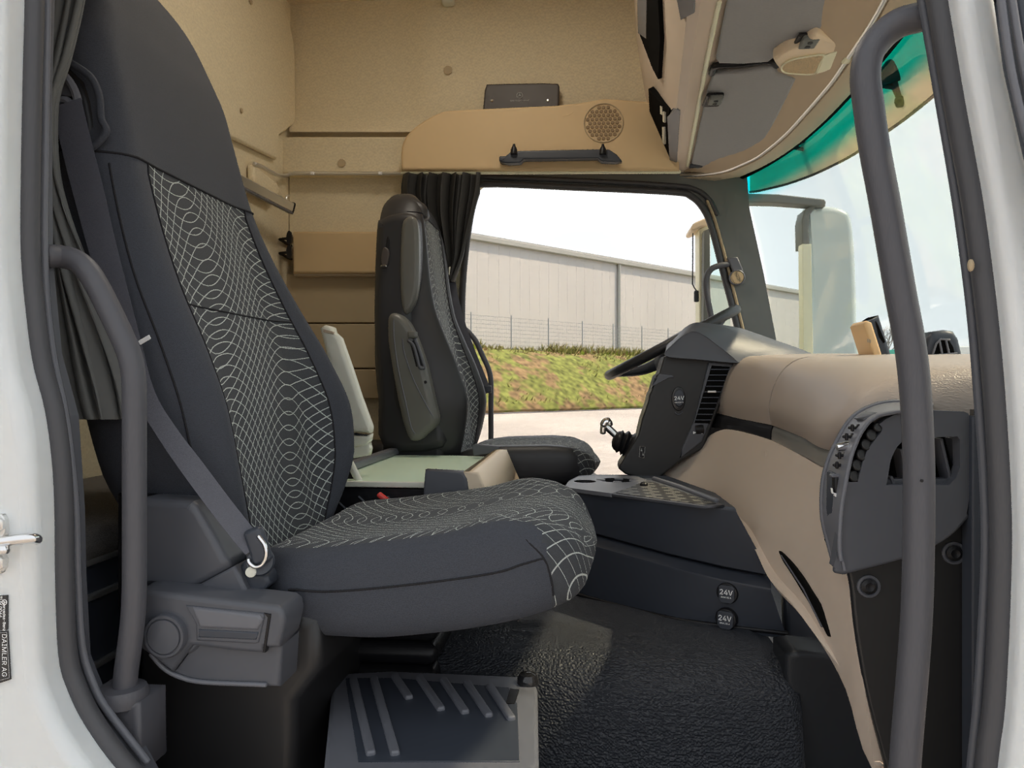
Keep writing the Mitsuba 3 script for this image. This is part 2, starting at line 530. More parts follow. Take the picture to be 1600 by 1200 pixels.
# weeds: small bent leaf blades in three tones, far too many to count
for nm, (c0, c1), cnt, cat_ in (('weed_green', ((0.24, 0.31, 0.04), (0.15, 0.23, 0.03)), 16000, 'green leafy weeds growing on the bank'),
                                ('weed_brown', ((0.25, 0.14, 0.07), (0.30, 0.21, 0.11)), 12000, 'reddish brown dried weeds growing on the bank'),
                                ('grass_straw', ((0.34, 0.29, 0.13), (0.25, 0.26, 0.08)), 12000, 'straw-coloured long grass on top of the bank')):
    sd = {'weed_green': 1, 'weed_brown': 2, 'grass_straw': 3}[nm]
    r = np.random.default_rng(sd)
    s = r.uniform(-20, 55, cnt * 3); k = r.uniform(0.0, 5.6, cnt * 3)
    f = meshkit.fbm(np.stack([s * 0.45, k * 0.8, np.full_like(s, sd * 7.0)], 1), 3)
    w = {'weed_green': (f > 0.5) | (r.random(len(s)) < 0.12), 'weed_brown': (f > 0.52) | (r.random(len(s)) < 0.1), 'grass_straw': (k > 3.9) | (k < 0.5) | (f > 0.6)}[nm]
    s, k = s[w][:cnt], k[w][:cnt]; n = len(s)
    h = r.uniform(0.18, 0.50, n) * (1.7 if nm == 'grass_straw' else 1.0) * np.where((k > 4.2) & (meshkit.fbm(np.stack([s * .35, k * 0, k * 0 + 2], 1)) > .55), 1.5, 1.0); wd = r.uniform(0.05, 0.13, n) * (0.5 if nm == 'grass_straw' else 1.2)
    base = np.array([yard(a, b, prof(b) + 0.02) for a, b in zip(s, k)])
    az = r.uniform(0, 2 * np.pi, n); side = np.stack([np.cos(az), np.sin(az), 0 * az], 1)
    lean = r.normal(0, 0.35, (n, 3)); lean[:, 2] = 1; lean /= np.linalg.norm(lean, axis=1, keepdims=True)
    mid = base + lean * h[:, None] * 0.55; tip = base + lean * h[:, None] + np.stack([lean[:, 0], lean[:, 1], -0.4 + 0 * az], 1) * h[:, None] * 0.25
    V = np.stack([base - side * wd[:, None] * .3, base + side * wd[:, None] * .3, mid - side * wd[:, None], mid + side * wd[:, None], tip], 1).reshape(-1, 3)
    o = np.arange(n)[:, None] * 5
    F = np.concatenate([o + [0, 1, 3], o + [0, 3, 2], o + [2, 3, 4]])
    scene['leaf_' + nm] = {'type': 'twosided', 'bsdf': {'type': 'diffuse', 'reflectance': {'type': 'mesh_attribute', 'name': 'vertex_color'}}}
    t = r.random(n)[:, None]
    col = np.repeat((np.array(c0) * t + np.array(c1) * (1 - t)) * r.uniform(0.35, 1.4, (n, 1)), 5, 0)
    kx = obj(nm, tm(V, F), 'leaf_' + nm, None, smooth=False, color=col)
    labels[kx] = {'label': cat_, 'category': 'weeds', 'kind': 'stuff'}

# fence of rod mesh panels
fence = thing('mesh_fence', 'grey rod-mesh fence standing on top of the bank before the hall', 'fence')
FK = 5.2
posts_px = [736, 799, 857, 910, 958, 1003, 1044]
sp = [s_of(yard_px(x, 560, FK)) for x in posts_px]
sp = [sp[0] - 2 * (sp[1] - sp[0]), sp[0] - (sp[1] - sp[0])] + sp + [sp[-1] + (sp[-1] - sp[-2]) * i for i in (1, 2, 3)]
ft = yard_px(735, 491, FK)[2]
for i, s in enumerate(sp):
    obj('post', rbox(yard(s, FK, (ztop + ft) / 2 - 0.1), (0.07, 0.07, ft - ztop + 0.5), 0.01, np.stack([NV, DV, UP], 1)), 'fence_wire', fence, smooth=False)
    if i:
        a = sp[i - 1]; L = s - a; ms = []
        for z in np.linspace(ztop - 0.1, ft - 0.04, 11):
            ms.append(rbox(yard((a + s) / 2, FK - 0.05, z), (0.016, L, 0.028), 0.004, np.stack([NV, DV, UP], 1)))
        for q in np.arange(a + 0.2, s, 0.2):
            c = yard(q, FK - 0.05, (ztop + ft) / 2 - 0.07)
            ms.append(rbox(c, (0.006, 0.006, ft - ztop), 0.002, np.stack([NV, DV, UP], 1)))
        obj('mesh_panel', cat(ms), 'fence_wire', fence, smooth=False)

# hall
hall = thing('hall', 'long pale grey industrial hall behind the fence, seen through the far door', 'building')
HK = 14.0
h0 = yard_px(730, 372, HK)
hz = h0[2]
s_dp = s_of(yard_px(966, 450, HK))
PW = 1.15
sL, sR = s_of(h0) - 22, s_of(yard_px(1300, 455, HK))
edges = np.arange(s_dp - PW * math.ceil((s_dp - sL) / PW), sR, PW)
B3 = np.stack([NV, DV, UP], 1)
pm = rbox(np.zeros(3), (0.06, PW - 0.010, hz - GZ + 0.1), 0.005, B3)
pd = mikit.ply(pm, 'hall_panel', smooth=False)
obj('core', rbox(yard((sL + sR) / 2, HK + 6.2, (hz + GZ) / 2 - 0.1), (12.0, sR - sL, hz - GZ - 0.2), 0.05, B3), 'gutter', hall, smooth=False)
for e in edges:
    c = yard(e + PW / 2, HK + 0.1, (hz + GZ) / 2)
    scene[key_of('wall_panel', hall)] = {**pd, 'to_world': T().translate(c.tolist())}
obj('gutter', rbox(yard((sL + sR) / 2, HK - 0.12, hz + 0.10), (0.5, sR - sL, 0.42), 0.06, B3), 'gutter', hall, smooth=False)
obj('roof_sheet', rbox(yard((sL + sR) / 2, HK + 6.2, hz + 0.35), (13.0, sR - sL + 0.6, 0.12), 0.02, B3), 'gutter', hall, smooth=False)
obj('downpipe', tube([yard(s_dp, HK - 0.12, hz - 0.1), yard(s_dp, HK - 0.12, GZ)], 0.16, 10), 'gutter', hall)

# ------------------------------------------------------------------ cab shell
FL = -0.12
NEAR, FAR = 0.90, 2.96
floor_k = struct('floor', slab_z([(-1.26, 0.86), (0.80, 0.86), (0.80, 3.02), (-1.26, 3.02)], FL - 0.06, FL, 0.0), 'floor_rubber', 'black rubber cab floor in the footwell', smooth=False)
# engine tunnel under dark grained carpet
tp = [(-0.74, FL), (-0.74, 0.05), (-0.715, 0.078), (0.33, 0.078), (0.362, 0.065), (0.372, 0.03), (0.378, FL)]
ty = spline([(1.36, FL), (1.385, 0.0), (1.42, 0.05), (1.50, 0.072), (1.75, 0.08), (2.2, 0.08), (2.32, 0.065), (2.40, FL)], 6)
G = np.array([[(x, y, min(z, zy) if z > FL + .01 else FL) for x, z in tp] for y, zy in ty])
obj('engine_tunnel', sheet(G, 0.012), 'carpet', floor_k, smooth=50, label='dark grained carpet over the engine tunnel')
struct('wall_rear', slab_x([(0.90, FL), (2.98, FL), (2.98, 2.2), (0.90, 2.2)], -1.30, -1.24, 0), 'felt', 'cream felt rear wall of the cab', smooth=False)
# padded rear panel with a rounded corner, reaching to the far wall
edge = [(437, -40), (446, 12), (455, 42), (461, 80), (462, 120), (462, 188), (455, 198), (437, 212)]
e3 = [at_x(a, b, -1.215)[[1, 2]] for a, b in edge]
poly = [(1.0, 2.15)] + [tuple(q) for q in spline(e3, 4)] + [(e3[-1][0] - .02, e3[-1][1] - 0.10), (1.0, 1.30)]
obj('rear_panel', slab_x(poly, -1.238, -1.215, 0.012), 'felt', 'wall_rear', label='padded cream upper panel with rounded corner')

# far side wall: opening of the driver door cut out
op = XZ([(724, 700), (724, 450), (734, 350), (747, 297), (756, 289), (1050, 300), (1078, 307), (1098, 325), (1110, 352), (1128, 420), (1145, 480), (1165, 560), (1185, 640), (1195, 740), (1195, 900), (724, 900)], FAR)
pil = XZ([(1164, 276), (1168, 330), (1190, 430), (1208, 525), (1225, 620), (1240, 760), (1245, 930)], FAR)
outer = [(-1.26, FL), (-1.26, 2.2), (0.58, 2.2), (0.60, 1.45)] + [tuple(q) for q in pil] + [(pil[-1][0], FL)]
wl = struct('wall_left', holed(outer, [np.array(sg.Polygon(op).buffer(0.014).exterior.coords)], FAR, FAR + 0.07), 'felt', 'cream felt side wall of the cab on the driver side', smooth=False)
# grey door frame and A-pillar trim round the driver opening
fr_out = np.vstack([XZ([(738, 273), (1060, 268), (1078, 266), (1150, 262), (1164, 274)], FAR - 0.03), pil, [(pil[-1][0], FL + .01), (XZ([(716, 900)], FAR)[0][0], FL + .01)], XZ([(712, 690), (712, 450), (722, 350)], FAR - .03)])
obj('pillar_trim', holed(fr_out, [op], FAR - 0.035, FAR), 'pillar_grey', wl, smooth=False, label='grey trim of the far A-pillar and door frame')
seal_px = [(722, 715), (722, 560), (723, 450), (733, 352), (745, 302), (757, 288), (900, 293), (1050, 300), (1080, 307), (1099, 326), (1112, 356), (1130, 425), (1147, 490), (1168, 580)]
obj('door_seal', tube(spline(L3([(a, b, FAR - 0.045) for a, b in seal_px]), 5), 0.013, 8), 'seal_rubber', wl, label='dark rubber seal of the far door opening')
s2 = [(1098, 316), (1112, 352), (1133, 430), (1150, 500), (1165, 560)]
obj('seal_lip', tube(spline(L3([(a + 7, b - 2, FAR - 0.05) for a, b in s2]), 5), 0.006, 8), 'tan_pad', wl, label='brownish lip along the far A-pillar')
s3 = [(742, 276), (900, 282), (1050, 290), (1088, 297), (1108, 312), (1120, 335)]
obj('frame_lip', tube(spline(L3([(a, b, FAR - 0.045) for a, b in s3]), 5), 0.010, 8), 'seal_rubber', wl)
# near side wall: above and behind the passenger opening, with the white body pillars
wr_out = [(-1.30, FL - .5), (-1.30, 2.25), (0.75, 2.25), (0.75, 1.44), (-0.60, 1.44)] + [tuple(q) for q in XZ([(66, -60), (60, 150), (62, 400), (76, 550), (103, 650), (113, 800), (115, 900), (122, 1033), (146, 1093), (200, 1160)], 0.92)] + [(-0.45, FL - .02), (-0.45, FL - .5)]
wr = struct('wall_right', slab(wr_out, 0.905, 0.945, 0.0), 'grey_plastic', 'inner wall around the open passenger door', smooth=False)
sealL = [(53, -160), (53, 0), (50, 120), (47, 280), (47, 400), (56, 500), (66, 570), (84, 640), (95, 720), (99, 800), (100, 900), (105, 1020), (120, 1075), (148, 1130), (200, 1200), (290, 1290)]
SY = 0.885
bp = spline(XZ(sealL, SY), 4)
body = np.vstack([[(-1.6, 2.4)], [(bp[0][0] - 0.004, 2.4)], bp - [0.004, 0], [(bp[-1][0], -0.8)], [(-1.6, -0.8)]])
pw = obj('body_pillar', slab(body, 0.835, 0.905, 0.018, 5), 'white_paint', wr, smooth=40, label='white painted body pillar beside the seal')
obj('door_seal', tube(spline(L3([(a, b, SY) for a, b in sealL]), 5), 0.0118, 14), 'seal_rubber', wr, label='thick grey rubber door seal on the rear pillar')
lipL = [(74, -160), (74, 0), (71, 180), (69, 400), (80, 540), (100, 640), (111, 720), (118, 800), (121, 900), (128, 1010), (146, 1070), (168, 1110), (230, 1190)]
obj('seal_lip', tube(spline(L3([(a, b, 0.915) for a, b in lipL]), 5), 0.0052, 8), 'mid_plastic', wr, label='thin grey lip inside the rear pillar seal')
sealR = [(1446, -120), (1466, 0), (1493, 160), (1522, 320), (1543, 480), (1556, 620), (1565, 780), (1565, 900), (1556, 1093), (1540, 1250), (1530, 1700)]
SR = 0.885
bp2 = spline(XZ(sealR, SR), 4)
white_r = np.vstack([bp2[::-1] + [0.004, 0], [(bp2[0][0] + 0.030, bp2[0][1])], XZ([(1543, 0), (1569, 130), (1600, 270), (1640, 420), (1660, 470), (1950, 480), (1950, 1700)], 0.87)])
wt = struct('wall_front', slab_x([(0.88, FL), (2.99, FL), (2.99, 0.50), (0.88, 0.50)], 0.98, 1.02, 0), 'dark_plastic', 'dark bulkhead in front of the footwell', smooth=False)
obj('white_pillar', slab(white_r, 0.85, 0.905, 0.014, 5), 'white_paint', wr, smooth=40, label='white painted body of the front pillar')
obj('front_door_seal', tube(spline(L3([(a, b, SR) for a, b in sealR]), 5), 0.0128, 14), 'seal_rubber', wr, label='thick grey rubber door seal on the front pillar')
lipR = [(1420, -120), (1442, 0), (1470, 160), (1497, 320), (1518, 480), (1530, 620), (1540, 780), (1540, 900), (1529, 1093), (1515, 1250), (1510, 1500)]
obj('front_seal_lip', tube(spline(L3([(a, b, 0.905) for a, b in lipR]), 5), 0.0062, 8), 'grey_plastic', wr, label='thin grey lip inside the front pillar seal')
dk = XZ([(1545, -60), (1568, 110), (1600, 250), (1645, 420), (1690, 600), (1960, 600), (1960, -60)], 0.84)
obj('fender_edge', slab(dk, 0.80, 0.845, 0.006), 'dark_plastic', wr, label='black edge outside the front pillar')
obj('fender_lip', tube(spline(L3([(1556, -60, 0.795), (1580, 110, 0.795), (1614, 250, 0.795), (1660, 420, .795)]), 6), 0.004, 8), 'mid_plastic', wr)
obj('tail_lip', tube(spline(L3([(1572, -60, 0.795), (1598, 100, 0.795), (1640, 280, .795)]), 6), 0.004, 8), 'mid_plastic', wr)
# roof and front wall over the windscreen
struct('ceiling', slab_z([(-1.30, 0.90), (0.70, 0.90), (0.70, 3.0), (-1.30, 3.0)], 2.18, 2.24, 0), 'felt_shade', 'cream felt roof lining', smooth=False)
struct('wall_above_screen', slab_x([(0.90, 1.46), (3.0, 1.46), (3.0, 2.24), (0.90, 2.24)], 0.600, 0.630, 0), 'felt_shade', 'front wall above the windscreen', smooth=False)
# rear lower bunk is built below; dome lamp in the roof gives the warm light of the rear

# ------------------------------------------------------------------ far side wall panels
# upper recessed felt with a soft fold, ledge and lower strip
G = []
for py in np.linspace(-60, 205, 24):
    row = []
    for px in np.linspace(452, 1060, 60):
        k = 1 / (1 + math.exp(-(px - 652) / 9.0))
        Y = 2.955 - 0.03 * k - 0.10 * max(0, (py - 175) / 30.0) ** 2 * (1 - k) * 0.6
        row.append(at(px, py, Y))
    G.append(row)
obj('felt_panel', sheet(np.array(G), 0.004), 'felt', wl, smooth=True, label='cream felt panel high on the far wall, softly folded')
lp = XZ([(437, 213), (640, 213), (640, 272), (440, 272)], 2.88)
obj('ledge_panel', slab(lp, 2.88, 2.955, 0.012, 4), 'felt', wl, label='felt strip below the ledge, above the curtain rail')
lo = XZ([(452, 276), (722, 276), (722, 372), (452, 372)], 2.94)
obj('lower_felt', slab(lo, 2.935, 2.958, 0.006), 'felt', wl)
for i, (px, py, Y, r) in enumerate([(700, 110, 2.922, 7), (534, 255, 2.877, 6.5), (391, 2, 2.50, 5), (377, 173, 2.50, 4)]):
    c = at(px, py, Y)
    if i > 1:
        c = at_x(px, py, -1.213)
        obj('felt_button', disc(c, (1, 0, 0), r / FOC * c[1], 0.004), 'tan_pad', 'wall_rear')
    else:
        obj('felt_button', disc(c, (0, -1, 0), r / FOC * c[1], 0.004), 'tan_pad', wl, label='round tan trim button on the felt')
dm = at(700, 3, 2.90)
obj('roof_bracket', rbox(dm + [0, 0, .006], (0.05, 0.05, 0.035), 0.012), 'pale_plastic', wl, label='small pale bracket near the roof edge')

# padded tan panels of the lower far wall
for k, (y0, y1, x0, x1, Y0, b, m_) in enumerate([(361, 427, 457, 600, 2.86, 0.012, 'tan_panel'), (428, 504, 440, 700, 2.915, 0.005, 'tan_pad'), (506, 575, 440, 700, 2.913, 0.005, 'tan_pad'), (577, 623, 440, 700, 2.912, 0.005, 'tan_pad')]):
    obj('tan_panel', slab(XZ([(x0, y1), (x1, y1), (x1, y0), (x0, y0)], Y0), Y0, 2.955, b, 4), m_, wl)
obj('panel_shadow_gap', slab(XZ([(458, 431), (600, 431), (600, 422), (458, 422)], 2.87), 2.875, 2.94, 0.003), 'header_taupe', wl)
# strip of beige wall by the far B-pillar
obj('pillar_strip', slab(XZ([(700, 700), (722, 700), (722, 400), (730, 340), (700, 340)], 2.93), 2.925, 2.958, 0.004), 'cream', wl, label='pale yellowish strip beside the far door seal')

# curtain rail
rail = thing('curtain_rail', 'thin grey curtain rail with white clips on the cream far wall', 'curtain rail')
rp = L3([(362, 236, 2.0), (388, 252, 2.3), (412, 264, 2.55), (438, 274, 2.82), (448, 274, 2.865), (465, 271, 2.87), (560, 271, 2.87), (690, 271, 2.87)])
rp[:4, 0] = -1.20
rp[0] = at_x(398, 256, -1.205); rp[1] = at_x(412, 262, -1.205); rp[2] = at_x(424, 269, -1.205); rp[3] = at_x(437, 274, -1.205)
obj('track', tube(spline(rp, 5), 0.008, 8), 'alu', rail)
for px in (488, 594, 640):
    c = at(px, 271, 2.86)
    obj('clip', rbox(c, (0.016, 0.012, 0.014), 0.004), 'white_print', rail, label='white plastic clip on the rail')

# ------------------------------------------------------------------ storage shelf over the driver door
sh = thing('side_shelf', 'tan storage shelf above the far door, with speaker and coat rail', 'shelf')
SHY = 2.78
out = spline([(627, 266), (626, 240), (629, 222), (640, 205), (662, 188), (690, 174), (720, 171), (800, 167), (868, 164)], 3)
out = np.vstack([out, [(905, 160), (945, 153), (1015, 158), (1060, 170), (1062, 266)]])
obj('front_panel', slab(XZ(out, SHY), SHY, SHY + 0.035, 0.012, 4), 'tan_panel', sh)
zb = at(800, 240, SHY)[2]
x0, x1 = at(640, 240, SHY)[0], at(1060, 240, SHY)[0]
obj('shelf_board', rbox(((x0 + x1) / 2, 2.87, zb), (x1 - x0, 0.165, 0.02), 0.004), 'tan_panel', sh)
obj('rim_strip', tube(L3([(628, 270, SHY + .02), (840, 269.5, SHY + .02), (1062, 268.5, SHY + .02)]), 0.007, 8), 'cream', sh, label='pale rim along the bottom of the shelf')
# crease left of the speaker
obj('crease', tube(spline(L3([(880, 182, SHY + .002), (892, 178, SHY + .002), (908, 165, SHY + .004)]), 6), 0.003, 8), 'tan_panel', sh)
# speaker grille
gc = at(943, 192, SHY - 0.002); R0 = 30 / FOC * gc[1] * 1.0
sk = obj('speaker_grille', cat(disc(gc + [0, .012, 0], (0, -1, 0), R0 * 0.985, 0.010), tube(gc + np.array([[math.cos(a) * R0, 0.0, math.sin(a) * R0] for a in np.linspace(0, 2 * np.pi, 48, endpoint=False)]), 0.0022, 8, closed=True)), 'tan_pad', sh, label='round speaker grille of small hexagon cells')
hexs = []
q = R0 / 4.6
for i in range(-5, 6):
    for j in range(-6, 7):
        cx, cz = (i + 0.5 * (j % 2)) * q * 1.06, j * q * 0.92
        if math.hypot(cx, cz) < R0 * 0.86:
            hexs.append((cx, cz))
hx = lathe([(q * .47, 0), (q * .47, 0.0025), (q * .38, 0.004)], (0, 0, 0), (0, -1, 0), 6)
hd = mikit.ply(hx, 'cell_brown', smooth=False)
for cx, cz in hexs:
    scene[key_of('cell', sk)] = {**hd, 'to_world': T().translate((gc + [cx, 0.0025, cz]).tolist())}
# coat rail
cr = obj('coat_rail', slab(XZ([(782, 253), (790, 243), (799, 236), (815, 235), (935, 232.5), (952, 233), (964, 241), (972, 251), (962, 253), (940, 252), (934, 247), (818, 249), (813, 254), (795, 255)], SHY - .05), SHY - 0.05, SHY - 0.012, 0.006), 'dark_plastic', sh, label='black coat rail screwed to the shelf')
for px in (790, 955):
    obj('foot', rbox(at(px, 250, SHY - 0.012), (0.045, 0.04, 0.02), 0.005), 'dark_plastic', cr)
for px, py in ((803, 236), (942, 236)):
    c = at(px, py, SHY - 0.055)
    obj('hook', cat(lathe([(0.013, -0.012), (0.012, 0.006), (0.006, 0.018), (0.004, 0.026)], c, (0, 0, 1), 14), rbox(c + [0, .008, 0], (0.02, 0.02, 0.02), .005)), 'black_plastic', cr)

# document pouch on the shelf
po = thing('document_pouch', 'flat dark brown document wallet with a star emblem, leaning on the tan shelf', 'wallet')
PY_ = 2.87
pp = XZ([(754, 175), (757, 140), (760, 131), (790, 130), (850, 129), (872, 130), (874, 134), (873, 175)], PY_)
mat('pouch_brown', (0.062, 0.052, 0.048), 0.5)
obj('cover', slab(pp, PY_, PY_ + 0.035, 0.008), 'pouch_brown', po)
for px in (769, 856):
    obj('stud', lathe([(0.006, 0), (0.006, .002), (.003, .0045)], at(px, 157, PY_), (0, -1, 0), 14), 'chrome', po, label='small shiny press stud')
c = at(812, 149, PY_ - 0.001); rr = 0.0115
ring = tube(c + np.array([[math.cos(a) * rr, 0, math.sin(a) * rr] for a in np.linspace(0, 2 * np.pi, 28, endpoint=False)]), 0.0012, 6, closed=True)
sp3 = [slab(np.array([(0.0016 * math.cos(a + 1.57), 0.0016 * math.sin(a + 1.57)), (0.0016 * math.cos(a - 1.57), 0.0016 * math.sin(a - 1.57)), (rr * math.cos(a), rr * math.sin(a))]) + c[[0, 2]], c[1] - .001, c[1] + .001, 0.0) for a in (math.pi / 2, math.pi / 2 + 2.094, math.pi / 2 - 2.094)]
obj('emblem', cat(ring, *sp3), 'grey_print', po, smooth=False, label='three-pointed star in a ring')
obj('lettering', text_on('Mercedes-Benz', 0.007, at(812, 157, PY_ - 0.0004), (1, 0, 0), (0, 0, 1), 0.0008), 'grey_print', po, smooth=False)

# bunk stay, bumpers
bs = thing('bunk_stay', 'tilted light metal bunk stay with black end cap on the rear wall', 'bracket')
pa, pb = at_x(382, 285, -1.17), at(458, 325, 2.74)
d = (pb - pa) / np.linalg.norm(pb - pa)
pa = pb - d * 0.42
Rb = np.stack([d, np.cross(np.cross(d, [0, -1, 0.0]), d), np.cross(d, [0, -1, 0.0])], 1); Rb /= np.linalg.norm(Rb, axis=0)
obj('bar', rbox((pa + pb) / 2, (np.linalg.norm(pb - pa), 0.015, 0.035), 0.004, Rb), 'alu', bs)
obj('end_cap', rbox(pb - d * 0.006, (0.014, 0.018, 0.040), 0.004, Rb), 'black_plastic', bs, label='black plastic end cap')
obj('hook', tube(spline([pb - d * 0.055 + UP * .015, pb - d * 0.05 + UP * 0.03, pb - d * 0.035 + UP * .038], 5), 0.005, 8), 'alu', bs)
obj('edge_strip', rbox((pa + pb) / 2 + Rb[:, 2] * 0.022, (np.linalg.norm(pb - pa) * .98, 0.02, 0.008), 0.003, Rb), 'mid_plastic', bs)
w = np.array([at_x(a, b, -1.205)[[1, 2]] for a, b in [(398, 257), (432, 285), (440, 297), (425, 315), (398, 300)]])
obj('gusset', slab_x(w, -1.236, -1.205, 0.008), 'felt', bs, label='felt covered wedge above the stay')
bu = thing('rubber_bumper', 'pair of black oval rubber bumpers beside the tan far wall panel', 'bumper')
for py in (372, 394):
    c = at_x(453, py, -1.16); c = at(453, py, 2.80)
    obj('pad', tm(lathe([(0.004, -0.012), (0.02, -0.008), (0.026, 0.0), (0.026, .01)], (0, 0, 0), (0, -1, 0), 20).vertices * [0.42, 1, 1.05] + c, lathe([(0.004, -0.012), (0.02, -0.008), (0.026, 0.0), (0.026, .01)], (0, 0, 0), (0, -1, 0), 20).faces), 'black_plastic', bu)
    obj('stem', tube([c + [0, 0.0, 0], c + [-0.05, 0.02, 0], c + [-0.06, 0.155, 0]], 0.006, 6), 'black_plastic', bu)

# ------------------------------------------------------------------ bunk behind the seats
bk = thing('bunk_box', 'dark carpeted bunk box behind the seats, left of the near grab handle', 'bunk')
obj('body', rbox((-1.01, 1.95, 0.10), (0.44, 2.0, 0.44), 0.015), 'dark_plastic', bk, smooth=False)
obj('carpet_top', rbox((-1.005, 1.95, 0.343), (0.455, 2.0, 0.06), 0.025), 'carpet_grey', bk)
for z in (0.318, 0.262, 0.150):
    obj('trim_strip', rbox((-0.786, 1.85, z), (0.012, 1.66, 0.010), 0.003), 'alu', bk, label='thin light strip along the bunk box')
# ------------------------------------------------------------------ curtains
def curtain(name, rows, Y, nf, amp, m_, label, tilt=0.0):
    G = []
    for px0, px1, py in rows:
        row = []
        for t in np.linspace(0, 1, 90):
            a = at(px0 + (px1 - px0) * t, py, Y)
            ph = 2 * math.pi * nf * t
            a = a + [0.006 * math.sin(ph * 1.7 + 1), amp * math.sin(ph + 0.8 * math.sin(ph * .37 + py * .004)) + tilt * t, 0]
            row.append(a)
        G.append(row)
    G = np.array(G)
    G = np.stack([spline(G[:, j], 5) for j in range(G.shape[1])], 1)
    return obj(name, sheet(G, 0.002), m_, None, smooth=True)


k = curtain('curtain', [(64, 142, -80), (64, 131, 0), (64, 108, 90), (64, 86, 160), (64, 88, 260), (66, 110, 340), (66, 150, 430), (70, 195, 520), (78, 228, 600), (95, 236, 655)], 1.06, 5.0, 0.012, 'curtain_grey', '')
tag(k, 'grey cloth curtain hanging behind the near rear pillar seal', 'curtain', )
k = curtain('curtain', [(627, 751, 271), (624, 748, 300), (634, 740, 335), (655, 731, 370), (676, 722, 405), (690, 708, 440)], 2.78, 7.0, 0.020, 'curtain_black', '')
tag(k, 'black cloth curtain bunched at the far door, behind the driver seat', 'curtain')

# ------------------------------------------------------------------ seats
NA = 49


def sec_cols(hw):
    return hw * np.sin(np.linspace(-math.pi / 2, math.pi / 2, NA))


def sstep(a, b, x):
    t = np.clip((x - a) / (b - a), 0, 1)
    return t * t * (3 - 2 * t)


PC = 0.69                                   # the patterned centre takes this share of the width
th_ = np.linspace(-math.pi / 2, math.pi / 2, NA)
CI = int(np.argmin(np.abs(np.sin(th_) - PC)))   # column of the seam
CJ = NA - 1 - CI


def back_rows(levels, yc, nz=64, groove=0.004, gspan=None, near=1.0):
    L = np.array(levels, float)
    z = L[:, 0]
    zz = np.linspace(z[0], z[-1], nz)
    zz = z[0] + (z[-1] - z[0]) * (1 - (1 - np.linspace(0, 1, nz)) ** 1.25)
    f = PchipInterpolator(z, L[:, 1:], axis=0)(zz)
    rows = []
    for zq, (xm, prot, hw, th) in zip(zz, f):
        a = sec_cols(hw); q = np.abs(a) / hw
        xf = xm + prot * sstep(0.52, 0.86, q) * np.where(a < 0, near, 1.0)
        if gspan is None or gspan[0] < zq < gspan[1]:
            xf = xf - groove * np.exp(-((q - PC) / 0.035) ** 2)
        e = np.clip((q - 0.80) / 0.20, 0, 1)
        rd = np.sqrt(np.maximum(1 - e ** 2, 0))
        xs = xm - th * 0.42
        front = np.stack([xs + (xf - xs) * rd, yc + a, np.full(NA, zq)], 1)
        xb = xs - th * 0.58 * rd
        back = np.stack([xb, yc + a, np.full(NA, zq)], 1)[::-1][1:-1]
        rows.append(np.vstack([front, back]))
    return np.array(rows), zz


def sub_faces(m, n, keep):
    f = grid_faces(m, n, True).reshape(2, -1, 3)
    k = keep.ravel()
    return np.vstack([f[0][k], f[1][k]])


def submesh(V, F, uv=None):
    used = np.unique(F)
    mp = np.full(len(V), -1); mp[used] = np.arange(len(used))
    return tm(V[used], mp[F]), (None if uv is None else uv[used])


def make_back(root, levels, yc, zsplit, panel_mat, side_mat, head_mat, head=True, near=1.0):
    rows, zz = back_rows(levels, yc, gspan=(0, zsplit), near=near)
    m, n, _ = rows.shape
    V = rows.reshape(-1, 3)
    s = np.concatenate([[0], np.cumsum(np.linalg.norm(np.diff(rows[:, NA // 2], axis=0), axis=1))])
    A = rows[:, :, 1] - yc
    uv = np.stack([A, np.broadcast_to(s[:, None], A.shape)], 2).reshape(-1, 2)
    ii, jj = np.meshgrid(np.arange(m - 1), np.arange(n), indexing='ij')
    zc = zz[:-1][:, None]
    panel = (jj >= CJ) & (jj < CI) & (zc < zsplit)
    headm = (zc >= zsplit) & np.ones_like(panel)
    if not head:
        headm[:] = False
    rest = ~panel & ~headm
    o = m * n
    mesh, u = submesh(V, sub_faces(m, n, panel), uv)
    obj('backrest_panel', mesh, panel_mat, root, smooth=True, uv=u, label='patterned centre panel of the backrest with light woven lines')
    # rest with a bottom lid
    VV = np.vstack([V, rows[0].mean(0), rows[-1].mean(0)])
    i = np.arange(n); j = (i + 1) % n
    lid0 = np.stack([j, i, np.full(n, o)], 1); lid1 = np.stack([o - n + i, o - n + j, np.full(n, o + 1)], 1)
    mesh, _ = submesh(VV, np.vstack([sub_faces(m, n, rest), lid0] + ([] if head else [lid1])))
    obj('backrest', mesh, side_mat, root, smooth=True)
    if head:
        mesh, _ = submesh(VV, np.vstack([sub_faces(m, n, headm), lid1]))
        obj('headrest_cover', mesh, head_mat, root, smooth=True, label='plain upper cover with the headrest')
    # seams: along the panel's top and both sides
    k0 = int(np.searchsorted(zz, zsplit))
    eps = np.array([0.0012, 0, 0])
    for c in (CI, CJ):
        obj('seam', tube(rows[:k0 + 1, c] + eps, 0.0016, 6), 'fabric_seam', root)
    obj('seam', tube(rows[k0, CJ - 10:CI + 11] + eps, 0.0020, 6), 'fabric_seam', root)
    return rows, zz


